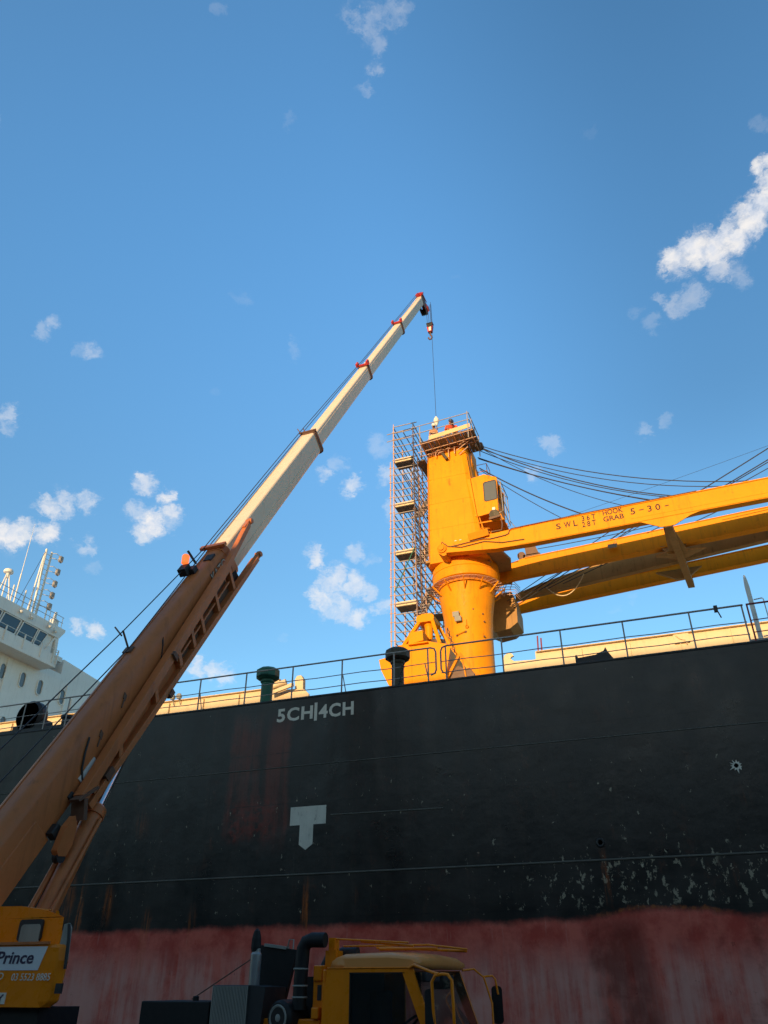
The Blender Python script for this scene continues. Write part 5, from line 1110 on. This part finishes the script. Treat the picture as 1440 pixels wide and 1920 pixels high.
CLOUDS = [(8.1,45.8,1.05,1),(10.0,45.8,1.38,1),(11.8,45.5,1.44,1),(13.4,45.7,1.35,1),(15.0,46.1,1.34,1),(16.5,46.8,1.19,1),(17.9,47.5,1.17,1),(17.7,48.8,0.72,0.9),(18.7,48.9,0.78,0.9),(11.6,44.0,1.03,0.7),(12.9,43.4,0.89,0.45),(8.2,44.9,0.77,0.7),(7.3,42.9,0.92,0.5),(8.8,43.1,0.88,0.5),(6.2,43.7,0.64,0.45),(4.8,42.0,0.72,0.3),(3.7,43.2,0.54,0.25),(-22.9,63.9,1.29,0.42),(-19.1,64.4,1.16,0.4),(-21.3,62.6,0.78,0.4),(-21.9,61.3,0.64,0.4),(-23.0,60.4,0.58,0.38),(-25.6,64.2,0.84,0.34),(-43.3,62.8,0.5,0.25),(-17.1,64.7,0.61,0.3),(-51.3,41.1,0.64,0.5),(-51.8,40.4,0.57,0.42),(-47.3,40.0,0.74,0.5),(-48.5,40.0,0.53,0.3),(-52.5,34.2,0.81,0.6),(-52.3,33.4,0.65,0.5),(-47.6,28.9,0.97,0.85),(-46.7,29.5,0.98,0.72),(-45.0,30.0,0.92,0.7),(-41.1,32.0,0.91,0.85),(-39.1,31.3,0.81,0.9),(-41.1,29.9,0.91,0.65),(-39.8,29.3,1.11,0.95),(-38.7,30.0,0.93,0.85),(-40.3,28.6,0.92,0.75),(-38.1,29.3,0.6,0.5),(-49.3,26.7,1.16,0.95),(-50.4,26.5,1.14,0.95),(-47.2,27.2,1.04,0.9),(-48.6,27.3,0.82,0.6),(-44.3,27.1,0.71,0.6),(-43.5,25.7,0.65,0.3),(-43.7,21.4,0.64,0.7),(-42.3,21.2,0.72,0.85),(-43.0,21.6,0.5,0.6),(-34.7,19.6,0.82,0.85),(-33.6,19.4,0.75,0.8),(-32.8,19.0,0.75,0.75),(-35.6,19.5,0.52,0.5),(-26.3,28.0,0.86,0.85),(-26.9,28.2,0.54,0.6),(-24.8,26.3,1.36,0.8),(-23.0,26.0,1.24,0.8),(-25.8,25.0,1.24,0.85),(-24.0,24.5,1.39,0.75),(-22.7,23.7,1.0,0.8),(-25.2,24.3,1.08,0.65),(-21.9,25.6,0.7,0.7),(-23.3,33.5,0.94,0.8),(-25.9,34.2,0.7,0.6),(-24.8,35.1,0.78,0.4),(-22.8,28.5,0.78,0.6),(-21.5,28.1,0.59,0.4),(-21.0,36.4,1.01,0.4),(-20.2,34.3,0.98,0.6),(-19.2,31.9,1.17,0.5),(-18.2,34.6,1.09,0.55),(-18.8,29.1,0.97,0.5),(-20.7,24.4,0.77,0.65),(-17.0,28.3,0.78,0.4),(-5.7,35.7,0.83,0.5),(2.1,35.2,0.62,0.45),(4.0,35.6,0.54,0.35),(-7.2,33.7,0.76,0.5),(-32.2,57.8,0.51,0.2),(-35.3,46.0,0.71,0.2),(-29.3,43.0,0.59,0.24),(-36.6,39.4,0.51,0.15),(3.5,55.5,0.47,0.12),(18.9,50.9,0.51,0.25),(-2.7,23.2,0.5,0.15),(-1.2,23.7,0.42,0.2),(-28.5,21.9,0.46,0.2),(-60.7,50.9,0.37,0.3),(-13.2,48.1,0.37,0.1)]
mask = smask = None
for az, el, ra, st in CLOUDS:
    c = (math.sin(R(az)) * math.cos(R(el)), math.cos(R(az)) * math.cos(R(el)), math.sin(R(el)))
    v = nt.step(nt.vec('DISTANCE', dw, c), R(ra) * 1.6, R(ra) * .1, 0, 1)
    w = nt.m('MULTIPLY', v, st if st >= .9 else .95 * st ** 1.7)
    mask = v if mask is None else nt.m('MAXIMUM', mask, v)
    smask = w if smask is None else nt.m('MAXIMUM', smask, w)
fb_ = nt.noise(nt.map(dw, (1, 1, 1.6)), 55, 9, .64)
fc_ = nt.noise(nt.map(dw, (1.3, 1.3, 2.2)), 150, 7, .65)
ero = nt.m('ADD', nt.m('MULTIPLY', nt.m('SUBTRACT', fb_, .5), 2.2), nt.m('MULTIPLY', nt.m('SUBTRACT', fc_, .5), .7))
dens = nt.m('ADD', mask, nt.m('MULTIPLY', ero, nt.m('SUBTRACT', 1.12, nt.m('MULTIPLY', smask, .8))))
dens = nt.m('MULTIPLY', nt.step(dens, .18, 1.15, 0, 1), nt.step(mask, .02, .60))
thick = nt.m('DIVIDE', smask, nt.m('MAXIMUM', mask, .02))
dens = nt.m('MULTIPLY', dens, nt.m('MINIMUM', nt.m('MULTIPLY', thick, 1.05), 1.0))
shade = nt.noise(dr, 60, 5, .6)
ccol = nt.mix(nt.step(shade, .3, .7), CLOUD_A, CLOUD_B) if False else nt.mix(nt.step(shade, .35, .65), (2.2, 2.25, 2.4), (2.75, 2.6, 2.45))
zen = nt.step(nt.sep(dr)[2], .35, .85)
sunv = (SUN_DIR.x * math.cos(R(SUN_EL)), SUN_DIR.y * math.cos(R(SUN_EL)), math.sin(R(SUN_EL)))
toward = nt.step(nt.vec('DOT_PRODUCT', dr, sunv), -.35, .75)
clear = nt.vec('MULTIPLY', sky.outputs[0], nt.mix(toward, nt.mix(zen, (.68, .88, .94), (.90, 1.34, 1.53)), (.80, .72, .61)))
dx_, dy_, dz_ = nt.sep(dr)   # the band of deepest blue runs high on the right, well away from the low sun
deep = nt.m('SUBTRACT', .94, nt.m('MULTIPLY', nt.m('MULTIPLY', nt.step(dx_, -.26, .14), nt.step(dz_, .38, .62)), .30))
sc2 = nt.n.new('ShaderNodeVectorMath'); sc2.operation = 'SCALE'; nt.put(sc2.inputs[0], clear); nt.put(sc2.inputs[3], deep); clear = sc2.outputs[0]   # clearer, bluer air than the model's default
nt.put(bg.inputs['Color'], nt.mix(nt.m('MULTIPLY', dens, .93), clear, ccol)); bg.inputs['Strength'].default_value = .15

sun = bpy.data.lights.new('sun', 'SUN'); sun.energy = 2.2; sun.angle = R(.5); sun.color = (1.0, .66, .33)
so = bpy.data.objects.new('sun', sun); COL.objects.link(so)
sd = V(SUN_DIR.x * math.cos(R(SUN_EL)), SUN_DIR.y * math.cos(R(SUN_EL)), math.sin(R(SUN_EL)))
so.rotation_euler = sd.to_track_quat('Z', 'Y').to_euler()

cam = bpy.data.cameras.new('camera'); co_ = bpy.data.objects.new('camera', cam); COL.objects.link(co_)
cam.sensor_fit = 'VERTICAL'; cam.sensor_height = 24; cam.lens = 24 * 1450 / 1920; cam.clip_end = 8000; cam.clip_start = .05
co_.location = (0, 0, 2.2); co_.rotation_euler = (R(90 + 31.5), 0, R(20.6))
SC.camera = co_
SC.view_settings.view_transform = 'Standard'; SC.view_settings.look = 'None'; SC.view_settings.exposure = 1.31; SC.view_settings.gamma = 1
